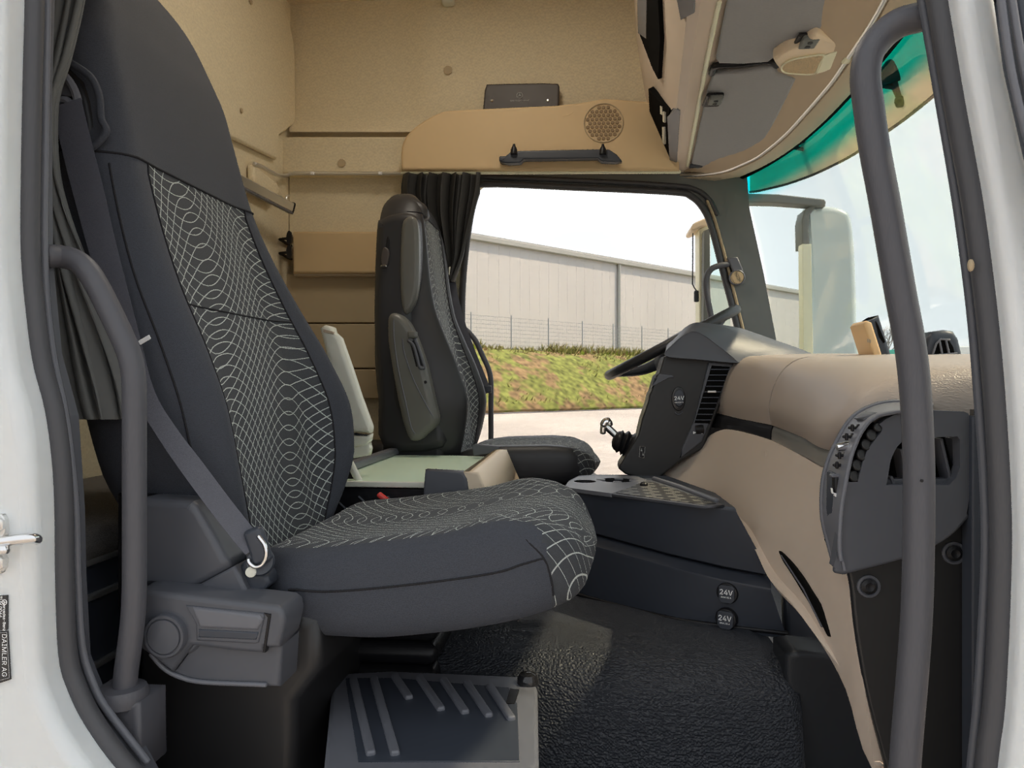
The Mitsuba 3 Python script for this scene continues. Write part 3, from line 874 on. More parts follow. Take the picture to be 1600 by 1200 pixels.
def cushion_rows(stations, yc, nx=54):
    L = np.array(stations, float)
    x = L[:, 0]
    t = np.linspace(0, 1, nx)
    xx = x[0] + (x[-1] - x[0]) * (1 - (1 - t) ** 1.5)
    f = PchipInterpolator(x, L[:, 1:], axis=0)(xx)
    rows = []
    for xq, (hw, zt, zb, rise) in zip(xx, f):
        a = sec_cols(hw); q = np.abs(a) / hw
        z = zt + rise * sstep(0.45, 0.8, q) - 0.003 * np.exp(-((q - PC) / 0.03) ** 2)
        e = np.clip((q - 0.86) / 0.14, 0, 1); rd = np.maximum(1 - e ** 2.6, 0) ** (1 / 2.6)
        zs = zb + (zt - zb) * 0.50
        top = np.stack([np.full(NA, xq), yc + a, zs + (z - zs) * rd], 1)
        bot = np.stack([np.full(NA, xq), yc + a, zs - (zs - zb) * rd], 1)[::-1][1:-1]
        rows.append(np.vstack([top, bot]))
    return np.array(rows), xx


def make_cushion(root, stations, yc, panel_mat, side_mat, CI=CI, CJ=CJ, fold=None):
    rows, xx = cushion_rows(stations, yc)
    m, n, _ = rows.shape
    V = rows.reshape(-1, 3)
    s = np.concatenate([[0], np.cumsum(np.linalg.norm(np.diff(rows[:, NA // 2], axis=0), axis=1))])
    o = m * n
    A = rows[:, :, 1] - yc
    drop = rows[:, :, 2].max(1, keepdims=True) - rows[:, :, 2]
    sg_ = np.concatenate([np.sin(th_), np.sin(th_)[::-1][1:-1]])[None, :]
    uv = np.stack([A + np.sign(A) * drop * sstep(0.8, 0.95, np.abs(sg_)), s[:, None] + 0 * A], 2).reshape(-1, 2)
    ii, jj = np.meshgrid(np.arange(m - 1), np.arange(n), indexing='ij')
    nose = np.broadcast_to((xx[:-1] > xx[-1] - 0.055)[:, None], ii.shape)
    xr = (xx[-1] - xx[:-1])[:, None]
    qa = np.abs(np.concatenate([np.sin(th_), np.sin(th_)[::-1][1:-1]]))[None, :]
    upper = np.broadcast_to(jj < NA, ii.shape)
    panel = ((jj >= CJ) & (jj < CI)) | (upper & (xr < 0.118 - 0.06 * np.clip((qa - .8) / .2, 0, 1))) | (xr < 0.05)
    i = np.arange(n); j = (i + 1) % n
    # nose: rings closing down to the centre so that the lines run on over it
    c = rows[-1].mean(0)
    ringsN = [rows[-1] + (c + [0.006, 0, 0] - rows[-1]) * k + np.array([0.014 * math.sin(k * math.pi / 2), 0, 0]) * (1 if k < 1 else 1) for k in (0.3, 0.65, 0.97)]
    VN = np.vstack([V] + ringsN + [c + [0.02, 0, 0]])
    uvN = np.vstack([uv] + [np.stack([uv[o - n:o, 0] * (1 - 0.6 * k), s[-1] + 0.055 * k + 0 * r[:, 1]], 1) for r, k in zip(ringsN, (0.3, 0.65, 0.97))] + [[[0, s[-1] + 0.06]]])
    uvN = uvN * [1.0, 0.8] + [0.02, 0.013]
    FN = []
    for r in range(3):
        a, b = o - n + r * n, o + r * n
        FN += [np.stack([a + i, a + j, b + j], 1), np.stack([a + i, b + j, b + i], 1)]
    b = o + 2 * n
    FN.append(np.stack([b + i, b + j, np.full(n, o + 3 * n)], 1))
    # along the panel the second coordinate runs over the nose by arc length of each column
    mesh, u = submesh(VN, np.vstack([sub_faces(m, n, panel)] + FN), uvN)
    obj('cushion_panel', mesh, panel_mat, root, smooth=True, uv=u, label='patterned top and front of the cushion with light woven lines')
    VV = np.vstack([V, rows[0].mean(0)])
    lid = np.stack([j, i, np.full(n, o)], 1)
    mesh, _ = submesh(VV, np.vstack([sub_faces(m, n, ~panel), lid]))
    obj('cushion', mesh, side_mat, root, smooth=True)
    return rows, xx


# passenger seat, nearest the camera
PY = 1.345
ps = thing('truck_seat', 'large charcoal fabric passenger seat in front, with light wavy-line panels and plastic base', 'seat', 'truck seats')
plev = [  # z, front x, bolster, half width, thickness
    (0.27, -0.556, 0.0, 0.20, 0.15),    (0.33, -0.564, 0.025, 0.222, 0.17), (0.38, -0.572, 0.05, 0.240, 0.19), (0.46, -0.585, 0.078, 0.262, 0.21), (0.55, -0.602, 0.085, 0.270, 0.215), (0.65, -0.635, 0.072, 0.268, 0.21),
    (0.77, -0.685, 0.050, 0.262, 0.195), (0.88, -0.722, 0.028, 0.250, 0.175), (0.98, -0.748, 0.012, 0.240, 0.155), (1.08, -0.768, 0.004, 0.232, 0.135), (1.16, -0.785, 0.0, 0.228, 0.12), (1.20, -0.795, 0.0, 0.221, 0.12), (1.228, -0.803, 0, 0.205, 0.115),
    (1.25, -0.812, 0.0, 0.200, 0.115), (1.33, -0.845, 0.0, 0.168, 0.11), (1.39, -0.885, 0, 0.125, 0.085), (1.425, -0.92, 0, 0.075, 0.045), (1.435, -0.94, 0, 0.035, 0.02)]
prow, pz = make_back(ps, plev, PY, 0.955, 'pattern_cloth', 'fabric', 'fabric', near=0.3)
pcs = [  # x, half width, top z, bottom z, bolster rise
    (-0.53, 0.20, 0.325, 0.25, 0.0), (-0.50, 0.25, 0.338, 0.225, 0.004), (-0.43, 0.278, 0.340, 0.214, 0.008), (-0.34, 0.284, 0.349, 0.214, 0.010), (-0.22, 0.284, 0.366, 0.226, 0.010), (-0.14, 0.282, 0.384, 0.240, 0.012),
    (-0.08, 0.272, 0.389, 0.254, 0.004), (-0.045, 0.255, 0.381, 0.264, 0.0), (-0.02, 0.235, 0.365, 0.275, 0), (-0.006, 0.21, 0.345, 0.288, 0)]
crow, cx = make_cushion(ps, pcs, PY, 'pattern_cushion', 'fabric', NA - 1 - 7, 7)
# stitched seams of the cushion's near side
CYN = PY - 0.284
for pts in ([(452, 921), (522, 924), (645, 913), (768, 896), (818, 881), (850, 872)], [(806, 827), (826, 848), (850, 873), (861, 905), (865, 930)]):
    path = []
    for a, b in spline(pts, 6):
        # march to the cushion's side
        P0 = at(a, b, CYN)
        i = int(np.argmin(np.abs(cx - P0[0]))); col = crow[i]; near = col[col[:, 1] < PY]
        q = near[np.argmin(np.abs(near[:, 2] - P0[2]) + 0.0 * near[:, 1])]
        zz_ = near[:, 2]; o_ = np.argsort(zz_)
        y = np.interp(P0[2], zz_[o_], near[o_, 1])
        P0 = at(a, b, y - 0.0005)
        path.append(P0)
    path = np.array(path)
    path[:, 1] = np.convolve(np.pad(path[:, 1], 2, mode='edge'), np.ones(5) / 5, 'valid') if len(path) > 5 else path[:, 1]
    obj('seam', tube(path, 0.0018, 6), 'fabric_seam', ps)
# cross seam of the backrest panel and the side seam of the near bolster
k = int(np.argmin(np.abs(pz - 0.735)))
obj('seam', tube(prow[k, CJ:CI + 1] + [0.001, 0, 0], 0.0015, 6), 'fabric_seam', ps)
obj('seam', tube(np.array([prow[i, 4] for i in range(2, int(np.searchsorted(pz, 0.955)))]) + [0.001, -0.001, 0], 0.0016, 6), 'fabric_seam', ps)
k = int(np.argmin(np.abs(pz - 0.56)))

# rear shell of the backrest with the belt guide
g0 = XZ([(60, 120), (90, 98), (118, 112), (142, 135), (152, 165), (160, 205), (150, 228), (125, 240), (60, 260)], 1.13)
obj('belt_housing', slab(g0, 1.105, 1.2, 0.012, 4), 'black_plastic', ps, label='dark belt housing in the shoulder of the seat')
obj('belt_housing_rim', tube(spline(L3([(96, 92, 1.100), (118, 103, 1.100), (143, 122, 1.100), (155, 150, 1.10), (158, 185, 1.10), (166, 205, 1.100), (150, 226, 1.10), (136, 234, 1.10)]), 6), 0.006, 8), 'fabric', ps)
gl = [(70, 116), (92, 113), (106, 124), (116, 140), (121, 158), (112, 163), (103, 157), (80, 152)]
obj('belt_guide', cat(tube(spline(L3([(a, b, 1.085) for a, b in gl]), 5, closed=True), 0.0065, 8, closed=True), slab(XZ([(72, 120), (92, 117), (106, 130), (112, 148), (85, 148), (70, 145)], 1.09), 1.09, 1.10, .003)), 'mid_plastic', ps, label='grey belt guide loop with a pale rim')
# belt: down from the guide and across to the seat base anchor
bpts = [(104, 160, 1.078, 52), (120, 230, 1.075, 54), (138, 300, 1.070, 54), (158, 380, 1.066, 50), (180, 460, 1.06, 46), (202, 535, 1.055, 40), (228, 620, 1.05, 32), (264, 680, 1.047, 28), (304, 735, 1.045, 28), (345, 790, 1.043, 28), (378, 832, 1.042, 28), (398, 856, 1.042, 27)]
bc = spline([(*at(a, b, Y), w / FOC * Y) for a, b, Y, w in bpts], 6)
tng = np.gradient(bc[:, :3], axis=0); tng /= np.linalg.norm(tng, axis=1, keepdims=True)
wv = np.cross(tng, [0, 1.0, 0]); wv /= np.linalg.norm(wv, axis=1, keepdims=True)
tilt = np.linspace(0, 1, len(bc))[:, None]
wv = wv * bc[:, 3:] + np.array([0, 1.0, 0]) * 0.020 * sstep(0.45, 0.75, tilt)
obj('seat_belt', ribbon(bc[:, :3], wv), 'belt', ps, smooth=True, label='dark woven seat belt')
av = at(400, 866, 1.04)
obj('belt_anchor', cat(rbox(av + [0.002, 0.004, 0.012], (0.030, 0.02, 0.055), 0.008, basis((0.35, 0, -1), (1, 0, 0))), lathe([(0.019, -0.006), (0.021, 0.0), (0.019, 0.006)], av + [0.004, .006, -0.012], (0.25, -1, 0.2), 22)), 'dark_plastic', ps, label='belt anchor')
obj('anchor_ring', tube(spline(L3([(404, 838, 1.035), (414, 852, 1.033), (416, 868, 1.032), (410, 882, 1.032), (399, 886, 1.032), (390, 880, 1.033), (388, 874, 1.034)]), 5), 0.0032, 8), 'chrome', ps, label='shiny anchor ring')
obj('anchor_bolt', disc(at(393, 893, 1.04), (0.3, -1, 0.1), 0.008, 0.008), 'pale_plastic', ps)
# white care tag on the bolster
tp0 = at(226, 531, 1.045)
obj('care_tag', rbox(tp0, (0.020, 0.002, 0.007), 0.0009, np.stack([(0.88, 0, 0.47), (0, 1, 0), (-0.47, 0, 0.88)], 1)), 'white_print', ps, label='small white cloth tag')

# seat base: side shield, lever unit, pedestal
BY = 1.035
obj('side_shield', slab(XZ(spline([(190, 778), (287, 783), (300, 786), (310, 797), (337, 843), (360, 887)], 3).tolist() + [(300, 921), (190, 919)], BY), BY, 1.10, 0.012, 4), 'grey_plastic', ps, label='grey plastic shield beside the seat, rounded at the top')
obj('side_shield', slab(XZ([(296, 921), (366, 884), (392, 939), (330, 930)], BY), BY, 1.10, 0.006, 3), 'grey_plastic', ps)
obj('shield_back', slab(XZ([(196, 768), (300, 775), (330, 790), (372, 845), (400, 888), (424, 905), (416, 922), (395, 946), (196, 946)], 1.10), 1.075, 1.13, 0.01), 'black_plastic', ps)
obj('hinge_cover', slab(XZ([(388, 870), (402, 898), (414, 896), (422, 912), (394, 940), (372, 886)], 1.05), 1.05, 1.09, 0.006), 'dark_plastic', ps)
LY = 0.985
arm = [(196, 922), (233, 923), (300, 931), (433, 947), (442, 955), (445, 970), (440, 995), (436, 1013), (414, 1013), (412, 1022), (360, 1018), (300, 1010), (268, 1052), (240, 1030), (196, 1000)]
lv = obj('lever_housing', slab(XZ(arm, LY), LY, 1.06, 0.008, 4), 'grey_plastic', ps, label='grey lever housing on the seat base')
obj('recess', slab(XZ([(290, 946), (411, 958), (413, 964), (404, 1004), (398, 1006), (307, 1001), (306, 975)], LY - .002), LY - 0.003, LY + 0.01, 0.003), 'grey_plastic', lv)
obj('grip', slab(XZ([(300, 948), (405, 960), (411, 968), (403, 985), (312, 981)], LY - .004), LY - 0.006, LY + 0.012, 0.005), 'mid_plastic', lv)
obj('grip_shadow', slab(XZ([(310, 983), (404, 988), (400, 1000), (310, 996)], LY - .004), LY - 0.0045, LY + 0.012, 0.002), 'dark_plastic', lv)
obj('slot', slab(XZ([(412, 958), (423, 960), (414, 1020), (410, 1020), (418, 965)], LY - .002), LY - .002, LY + .01, 0.001), 'black_plastic', lv)
kc = at(259, 993, LY - 0.004); kr = 36 / FOC * LY
kn = obj('knob', cat(lathe([(kr, 0), (kr, 0.022), (kr * 0.95, 0.026), (kr * 0.84, 0.026), (kr * 0.82, 0.024), (kr * 0.78, 0.024), (kr * 0.76, 0.027), (kr * .3, 0.028)], kc + [0, .02, 0], (0, -1, 0), 48)), 'grey_plastic', lv, label='round grey knob')
obj('collar', lathe([(kr * 1.35, 0), (kr * 1.32, 0.012), (kr * 1.15, 0.022), (kr * 1.05, 0.024)], kc + [0.012, 0.034, 0.004], (0, -1, 0), 40), 'grey_plastic', lv)
lowr = [(233, 1016), (250, 1036), (275, 1052), (305, 1062), (360, 1067), (436, 1066), (440, 1013), (447, 1040), (446, 1086), (440, 1098), (330, 1098), (240, 1080), (222, 1040)]
obj('lower_shell', slab(XZ(spline([(226, 1010), (240, 1034), (268, 1056), (305, 1068), (360, 1073), (436, 1075)], 4).tolist() + [(440, 1010), (436, 1000), (280, 996)], LY + .012), LY + .012, 1.09, 0.008, 4), 'grey_plastic', ps)
obj('lower_ridge', tube(spline(L3([(236, 1022, LY + .01), (256, 1044, LY + .01), (282, 1058, LY + .01), (320, 1066, LY + .01), (415, 1070, LY + .01)]), 5), 0.0035, 8), 'mid_plastic', ps)
obj('pedestal', slab(XZ([(226, 935), (440, 950), (505, 960), (508, 1040), (470, 1090), (470, 1260), (226, 1260)], 1.08), 1.06, 1.58, 0.02, 3), 'cockpit_black', ps)
obj('pedestal_bellows', cat([rbox((-0.42, 1.46, z), (0.27, 0.20, 0.045), 0.02) for z in np.arange(-0.05, 0.20, 0.046)]), 'black_plastic', ps)
# seat buckle between seat and drawer
bku = thing('belt_buckle', 'dark belt buckle with red button, upright beside the open drawer', 'buckle')
d = np.array([-0.62, 0.1, 0.75]); d /= np.linalg.norm(d)
b0 = at(599, 782, 1.655)
Rk = basis(d, (0.3, 1, 0))
obj('stalk', rbox(b0 - d * 0.045, (0.035, 0.022, 0.10), 0.006, Rk), 'grey_plastic', bku)
obj('button', rbox(at(603, 781, 1.645), (0.046, 0.016, 0.012), 0.004, np.stack([(0.8, 0, -0.6), (0, 1, 0), (0.6, 0, 0.8)], 1)), 'red_plastic', bku, label='red release button')

# driver seat
DY = 2.54
ds = thing('truck_seat', 'black driver seat at the far door, patterned centre strip and raised armrest', 'seat', 'truck seats')
dlev = [(0.34, -0.43, 0.0, 0.19, 0.18), (0.45, -0.435, 0.040, 0.245, 0.22), (0.55, -0.442, 0.058, 0.256, 0.24), (0.66, -0.468, 0.050, 0.252, 0.225), (0.76, -0.497, 0.035, 0.240, 0.20), (0.86, -0.522, 0.022, 0.224, 0.18),
        (0.96, -0.536, 0.018, 0.214, 0.165), (1.06, -0.543, 0.014, 0.206, 0.155), (1.13, -0.548, 0.008, 0.196, 0.145), (1.19, -0.558, 0.0, 0.165, 0.13), (1.225, -0.575, 0, 0.13, 0.10), (1.25, -0.605, 0, 0.08, 0.05), (1.256, -0.615, 0, 0.03, 0.02)]
drow, dz = make_back(ds, dlev, DY, 1.155, 'pattern_cloth', 'leather_black', 'leather_black')
dcs = [(-0.43, 0.19, 0.37, 0.28, 0), (-0.38, 0.24, 0.385, 0.27, 0.006), (-0.28, 0.255, 0.392, 0.27, 0.012), (-0.15, 0.255, 0.396, 0.28, 0.012), (-0.07, 0.25, 0.398, 0.29, 0.006), (-0.02, 0.232, 0.388, 0.30, 0), (0.005, 0.205, 0.37, 0.31, 0), (0.018, 0.18, 0.35, 0.32, 0)]
make_cushion(ds, dcs, DY, 'pattern_cushion', 'leather_black')
# outer shell on the near side: broad dark wing with shoulder pad and belt height slot
wing = spline([(586, 352), (592, 341), (606, 334), (628, 330), (646, 334), (652, 350), (655, 400), (653, 450), (642, 487), (652, 540), (672, 600), (690, 655), (690, 700), (597, 700), (588, 620), (583, 540), (582, 450)], 3, closed=True)
WY = 2.292
obj('side_shell', slab(XZ(wing, WY), WY, WY + 0.11, 0.03, 6), 'leather_black', ds, label='dark outer side shell of the backrest')
pad = spline([(627, 352), (632, 341), (641, 337), (649, 341), (653, 360), (654, 400), (653, 445), (648, 470), (640, 485), (632, 490), (626, 470), (624, 420), (625, 380)], 4, closed=True)
obj('shoulder_pad', slab(XZ(pad, WY - 0.012), WY - 0.014, WY + 0.03, 0.014, 6), 'armrest_grey', ds, label='oval side pad of the headrest')
obj('headrest_side', slab(XZ(spline([(617, 333), (624, 318), (636, 310), (650, 311), (664, 320), (666, 340), (640, 345)], 3, closed=True), 2.40), 2.395, 2.46, 0.025, 5), 'leather_black', ds)
sl = obj('belt_height_slot', slab(XZ(spline([(605, 370), (608, 372), (609, 385), (609, 400), (606, 416), (596, 418), (595, 400), (602, 385)], 3, closed=True), WY - .002), WY - 0.003, WY + 0.01, 0.002), 'black_plastic', ds)
obj('slider', slab(XZ(spline([(600, 386), (606, 389), (608, 399), (604, 415), (597, 416), (595, 405), (597, 392)], 3, closed=True), WY - .008), WY - 0.010, WY + 0.004, 0.004), 'pouch_brown', sl, label='brown slider with chrome foot')
obj('slider_foot', rbox(at(600, 416, WY - .008), (0.02, 0.012, 0.008), 0.003), 'chrome', sl)
ar = spline([(604, 505), (606, 493), (613, 488), (624, 491), (636, 502), (645, 518), (652, 535), (664, 570), (671, 600), (680, 640), (683, 655), (679, 666), (668, 676), (656, 687), (646, 690), (638, 686), (630, 667), (620, 625), (611, 575), (605, 535)], 3, closed=True)
AY = 2.225
arm_ = obj('armrest', slab(XZ(ar, AY), AY, AY + 0.075, 0.022, 6), 'armrest_grey', ds, label='grey armrest folded up against the backrest')
obj('latch', cat(tube(spline(L3([(638, 532, AY - .004), (646, 540, AY - .006), (652, 560, AY - .006), (656, 574, AY - 0.004), (663, 575, AY)]), 5), 0.0055, 8), tube(spline(L3([(648, 530, AY), (655, 548, AY - .002), (663, 573, AY)]), 5), 0.005, 8)), 'grey_plastic', arm_, label='adjusting latch')
obj('latch_pocket', slab(XZ([(640, 534), (650, 531), (660, 570), (650, 573)], AY - .001), AY - .0015, AY + .01, 0.002), 'black_plastic', arm_)
obj('latch_cap', rbox(at(645, 523, AY + .005), (0.028, 0.03, 0.022), 0.006), 'armrest_grey', arm_)
obj('bead', tube(spline(L3([(615, 500, AY - .001), (616, 530, AY - .001), (622, 575, AY - .001), (632, 620, AY - .001), (642, 665, AY - .001), (648, 677, AY)]), 5), 0.0022, 6), 'mid_plastic', arm_)
obj('bead', tube(spline(L3([(629, 530, AY - .001), (632, 552, AY - .001), (645, 590, AY - .001), (662, 625, AY - .001), (676, 650, AY)]), 5), 0.0020, 6), 'mid_plastic', arm_)
obj('screw', disc(at(665, 597, AY + .002), (0, -1, 0), 0.0045, 0.004), 'black_plastic', arm_)
obj('lower_shell', slab(XZ([(600, 640), (690, 640), (696, 690), (700, 760), (590, 760)], 2.32), 2.32, 2.76, 0.03, 4), 'black_plastic', ds)
obj('seat_base', rbox((-0.22, DY, 0.17), (0.50, 0.46, 0.22), 0.03), 'black_plastic', ds)
# far belt
bp_ = [(700, 400, 2.80, 26), (702, 450, 2.80, 26), (715, 505, 2.81, 26), (731, 550, 2.82, 26), (746, 585, 2.83, 24), (760, 615, 2.835, 20)]
bc = spline([(*at(a, b, Y), w / FOC * Y) for a, b, Y, w in bp_], 6)
tng = np.gradient(bc[:, :3], axis=0); tng /= np.linalg.norm(tng, axis=1, keepdims=True)
wv = np.cross(tng, [0, 1.0, 0]); wv /= np.linalg.norm(wv, axis=1, keepdims=True)
obj('seat_belt', ribbon(bc[:, :3], wv * bc[:, 3:] * 0.9), 'belt', ds, smooth=True, label='dark seat belt on the far side')
obj('belt_tongue', rbox(at(762, 608, 2.83), (0.03, 0.015, 0.03), 0.005), 'dark_plastic', ds)
obj('belt_outlet', cat(rbox(at(699, 400, 2.80), (0.03, 0.03, 0.10), 0.008), rbox(at(700, 425, 2.79), (0.016, 0.02, 0.05), 0.004)), 'dark_plastic', ds)
obj('belt_clip', rbox(at(701, 424, 2.775), (0.018, 0.012, 0.035), 0.004), 'pale_plastic', ds, label='pale clip on the belt outlet')

# ------------------------------------------------------------------ pulled-out drawer between the seats
dw = thing('storage_drawer', 'open pull-out drawer with pale green lid and beige front, between the seats', 'drawer')
ZL = 0.372
lid = [at_z(540, 731, ZL), at_z(586, 703, ZL), at_z(750, 713, ZL), at_z(664, 753.5, ZL)]
lid = np.array([p[:2] for p in lid])
lid[0] = lid[1] + (lid[3] - lid[2]) * 1.0
lid[:, 1] = np.clip(lid[:, 1], 1.72, 2.24)
x0, x1 = -0.66, -0.27
yn, yf = at_z(664, 753.5, ZL)[1], at_z(747, 712, ZL)[1]
obj('lid', slab_z([(x0, yn), (x1, yn), (x1, yf), (x0, yf)], ZL - 0.014, ZL, 0.004), 'pale_green', dw, label='pale green lid')
obj('lid_edge', rbox(((x0 + x1) / 2, yn - 0.003, ZL - 0.006), (x1 - x0, 0.008, 0.014), 0.003), 'pale_plastic', dw)
obj('side_wall', rbox(((x0 + x1) / 2, yn + 0.015, ZL - 0.135), (x1 - x0, 0.02, 0.24), 0.004), 'black_plastic', dw, label='black ribbed side of the drawer')
rib_dir = np.array([0.75, 0, -0.66])
for i in range(7):
    c = np.array([x0 + 0.10 + 0.065 * i, yn + 0.004, ZL - 0.075 - 0.0 * i])
    Rr = np.stack([rib_dir, (0, 1, 0), np.cross(rib_dir, (0, 1, 0))], 1)
    obj('rib', rbox(c, (0.12, 0.006, 0.005), 0.002, Rr), 'grey_plastic', dw)
obj('far_wall', rbox(((x0 + x1) / 2, yf - 0.012, ZL - 0.135), (x1 - x0, 0.02, 0.24), 0.004), 'black_plastic', dw)
obj('drawer_floor', rbox(((x0 + x1) / 2, (yn + yf) / 2, ZL - 0.25), (x1 - x0, yf - yn, 0.02), 0.004), 'black_plastic', dw)
# beige front: leaning block with grey cheeks
fy0, fy1 = yn - 0.03, 2.235
pf = np.array([at(723, 737.5, fy0)[[0, 2]], at(732, 738, fy0)[[0, 2]], at(746, 800, fy0)[[0, 2]], at(712, 800, fy0)[[0, 2]]])
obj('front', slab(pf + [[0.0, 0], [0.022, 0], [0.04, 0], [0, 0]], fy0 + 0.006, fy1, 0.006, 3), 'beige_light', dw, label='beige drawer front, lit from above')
obj('cheek', slab(XZ([(664, 734), (722, 737), (729, 748), (737, 800), (661, 800), (661, 770)], fy0), fy0, fy0 + 0.03, 0.005), 'grey_plastic', dw, label='dark grey cheek of the drawer front')
obj('cheek', slab(XZ([(738, 694), (745, 693), (783, 697), (776, 706), (741, 712)], 2.24), 2.225, 2.25, 0.004), 'grey_plastic', dw)
hx_ = on_plane(780, 748, (pf[1][0] + 0.03, 0, 0), np.array([1.0, 0, 0]))
obj('pull_slot', rbox((at(783, 748, 2.02)), (0.02, 0.07, 0.035), 0.006), 'void_black', dw, label='black pull slot in the front')
# rail frame at the back
obj('frame_bar', tube(L3([(547, 724, 1.70), (560, 750, 1.70), (572, 775, 1.70), (580, 797, 1.70), (584, 830, 1.70)]), 0.0095, 8), 'pale_plastic', dw, label='pale frame bar at the back of the drawer')
obj('back_rim', rbox((x0 + 0.035, (yn + yf) / 2, ZL + 0.012), (0.03, yf - yn + .02, 0.022), 0.005), 'mid_plastic', dw)
obj('rail_plate', slab(XZ([(515, 800), (545, 735), (566, 775), (575, 815), (520, 830)], 1.72), 1.72, 1.735, 0.003), 'black_plastic', dw)
obj('rail_slot', slab(XZ(spline([(536, 752), (540, 750), (548, 772), (547, 779), (542, 776)], 4, closed=True), 1.712), 1.712, 1.72, 0.002), 'pale_plastic', dw)
for a, b in ((539, 779), (549, 798), (515, 782)):
    obj('bolt', disc(at(a, b, 1.718), (0, -1, 0), 0.006, 0.006), 'alu', dw)

# folded pale back of the middle seat
mb = thing('folded_table', 'pale cream folded table panel standing behind the front seat, above the drawer', 'folding table')
g = XZ([(498, 512), (507, 507), (519, 511), (521, 519), (530, 527), (547, 575), (561, 618), (579, 667), (578, 676), (575, 678), (569, 676), (540, 676)], 1.76)
obj('panel', slab(g, 1.76, 1.80, 0.012, 4), 'pale_plastic', mb)
obj('groove', slab(XZ([(505, 514), (520, 518), (520, 522), (505, 519)], 1.755), 1.756, 1.77, 0.001), 'header_taupe', mb)
obj('hinge', cat(slab(XZ([(548, 680), (572, 682), (578, 678), (577, 688), (572, 696), (548, 700)], 1.765), 1.765, 1.80, 0.006)), 'pale_plastic', mb)
obj('hinge', cat(slab(XZ([(545, 700), (575, 692), (577, 702), (575, 712), (545, 718)], 1.765), 1.77, 1.80, 0.006)), 'pale_plastic', mb)
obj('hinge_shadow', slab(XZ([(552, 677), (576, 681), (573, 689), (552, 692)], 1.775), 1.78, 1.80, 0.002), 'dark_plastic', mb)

# ------------------------------------------------------------------ ribbed floor plate
fp = thing('ribbed_step_plate', 'dark ribbed plastic plate with round black stud in front of the seat base', 'floor plate')
ZP = 0.072
pl = [at_z(a, b, ZP)[:2] for a, b in ((520, 1052), (612, 1047), (818, 1056), (836, 1062), (840, 1075), (842, 1190), (800, 1260), (500, 1260))]
obj('plate', slab_z(pl, FL + 0.02, ZP, 0.008, 3), 'mid_plastic', fp)
obj('panel', slab_z([at_z(a, b, ZP + .001)[:2] for a, b in ((540, 1060), (618, 1060), (795, 1075), (808, 1100), (812, 1190), (560, 1190))], ZP - .004, ZP + 0.002, 0.001), 'dark_plastic', fp)
for i, (a, b, c, d_) in enumerate([(552, 1062, 580, 1180), (584, 1060, 618, 1180), (616, 1056, 640, 1092), (655, 1059, 690, 1110), (692, 1062, 728, 1115), (729, 1067, 765, 1120), (765, 1072, 800, 1125)]):
    p0, p1 = at_z(a, b, ZP + 0.003), at_z(c, d_, ZP + 0.003)
    obj('rib', rbox((p0 + p1) / 2, (np.linalg.norm(p1 - p0), 0.014, 0.012), 0.004, np.stack([(p1 - p0) / np.linalg.norm(p1 - p0), np.cross(UP, (p1 - p0) / np.linalg.norm(p1 - p0)), UP], 1)), 'mid_plastic', fp)
obj('corner_slot', slab_z([at_z(a, b, ZP + .002)[:2] for a, b in ((797, 1076), (811, 1078), (804, 1100), (790, 1100))], ZP - .004, ZP + 0.003, 0.001), 'black_plastic', fp)
st = at_z(825, 1067, ZP)
obj('stud', lathe([(0.019, 0), (0.019, 0.008), (0.015, 0.016), (0.006, 0.019)], st, (0, 0, 1), 24), 'gloss_black', fp, label='round glossy black stud')

# ------------------------------------------------------------------ centre console with cup holders
cc = thing('centre_console', 'low dark console with cup holder under the dashboard, two round sockets on its side', 'console')
ZT = 0.342
near_top = [at_z(a, b, ZT) for a, b in ((879, 762), (903, 766), (960, 772), (1027, 783), (1090, 788), (1151, 793))]
nyt = [p[1] for p in near_top]
seam = [(905, 829), (935, 837), (993, 853), (1047, 868), (1127, 887), (1205, 902)]
bot = [(896, 934), (925, 943), (990, 960), (1060, 977), (1145, 988), (1230, 998)]
ys = [1.80, 1.77, 1.71, 1.655, 1.605, 1.56]
yb = [1.79, 1.76, 1.70, 1.625, 1.59, 1.555]
sm = [at(a, b, y) for (a, b), y in zip(seam, ys)]
bt = [at(a, b, y) for (a, b), y in zip(bot, yb)]
far_top = [at_z(a, b, ZT) for a, b in ((1120, 770), (1040, 742), (932, 741), (903, 743), (887, 751))]
far_pts = lambda z: [np.array([p[0], p[1], z]) for p in far_top]
def ring_(near, z):
    return np.array(near + far_pts(z))
top = ring_(near_top, ZT)
cen = top.mean(0)
lift = lambda R, k, z: np.array([[*(p[:2] + (cen[:2] - p[:2]) * k), z if z is not None else p[2]] for p in R])
cup, cup2 = at_z(964, 753, ZT), at_z(914, 755, ZT)
ub = man(loft([ring_([p + [0, .012, -.001] for p in sm], 0.22), ring_([p + [0, 0.002, 0.004] for p in sm], 0.22), np.array([p + [0, 0, -0.010] for p in top]), lift(top, 0.008, ZT - .003), lift(top, 0.02, ZT)], True))
for c_, r_ in ((cup, 0.047), (cup2, 0.030)):
    ub = ub - man(trimesh.creation.cylinder(r_, 0.16, sections=36)).translate([*c_[:2], ZT])
obj('upper_body', unman(ub), 'dark_plastic', cc, smooth=30, label='upper body of the console')
obj('lower_body', loft([ring_(bt, 0.09), ring_([at(a_, b_ + 22, y_ - .020) for (a_, b_), y_ in zip(seam, ys)], 0.19), ring_([at(a_, b_ + 18, y_ - .019) for (a_, b_), y_ in zip(seam, ys)], 0.195), ring_([p + [0.0, .002, -0.008] for p in sm], 0.205), ring_([p + [0, .006, -0.006] for p in sm], 0.21), ring_([p + [0, .016, -0.003] for p in sm], 0.215)], True), 'dark_plastic', cc, smooth=25, label='lower side panel of the console')
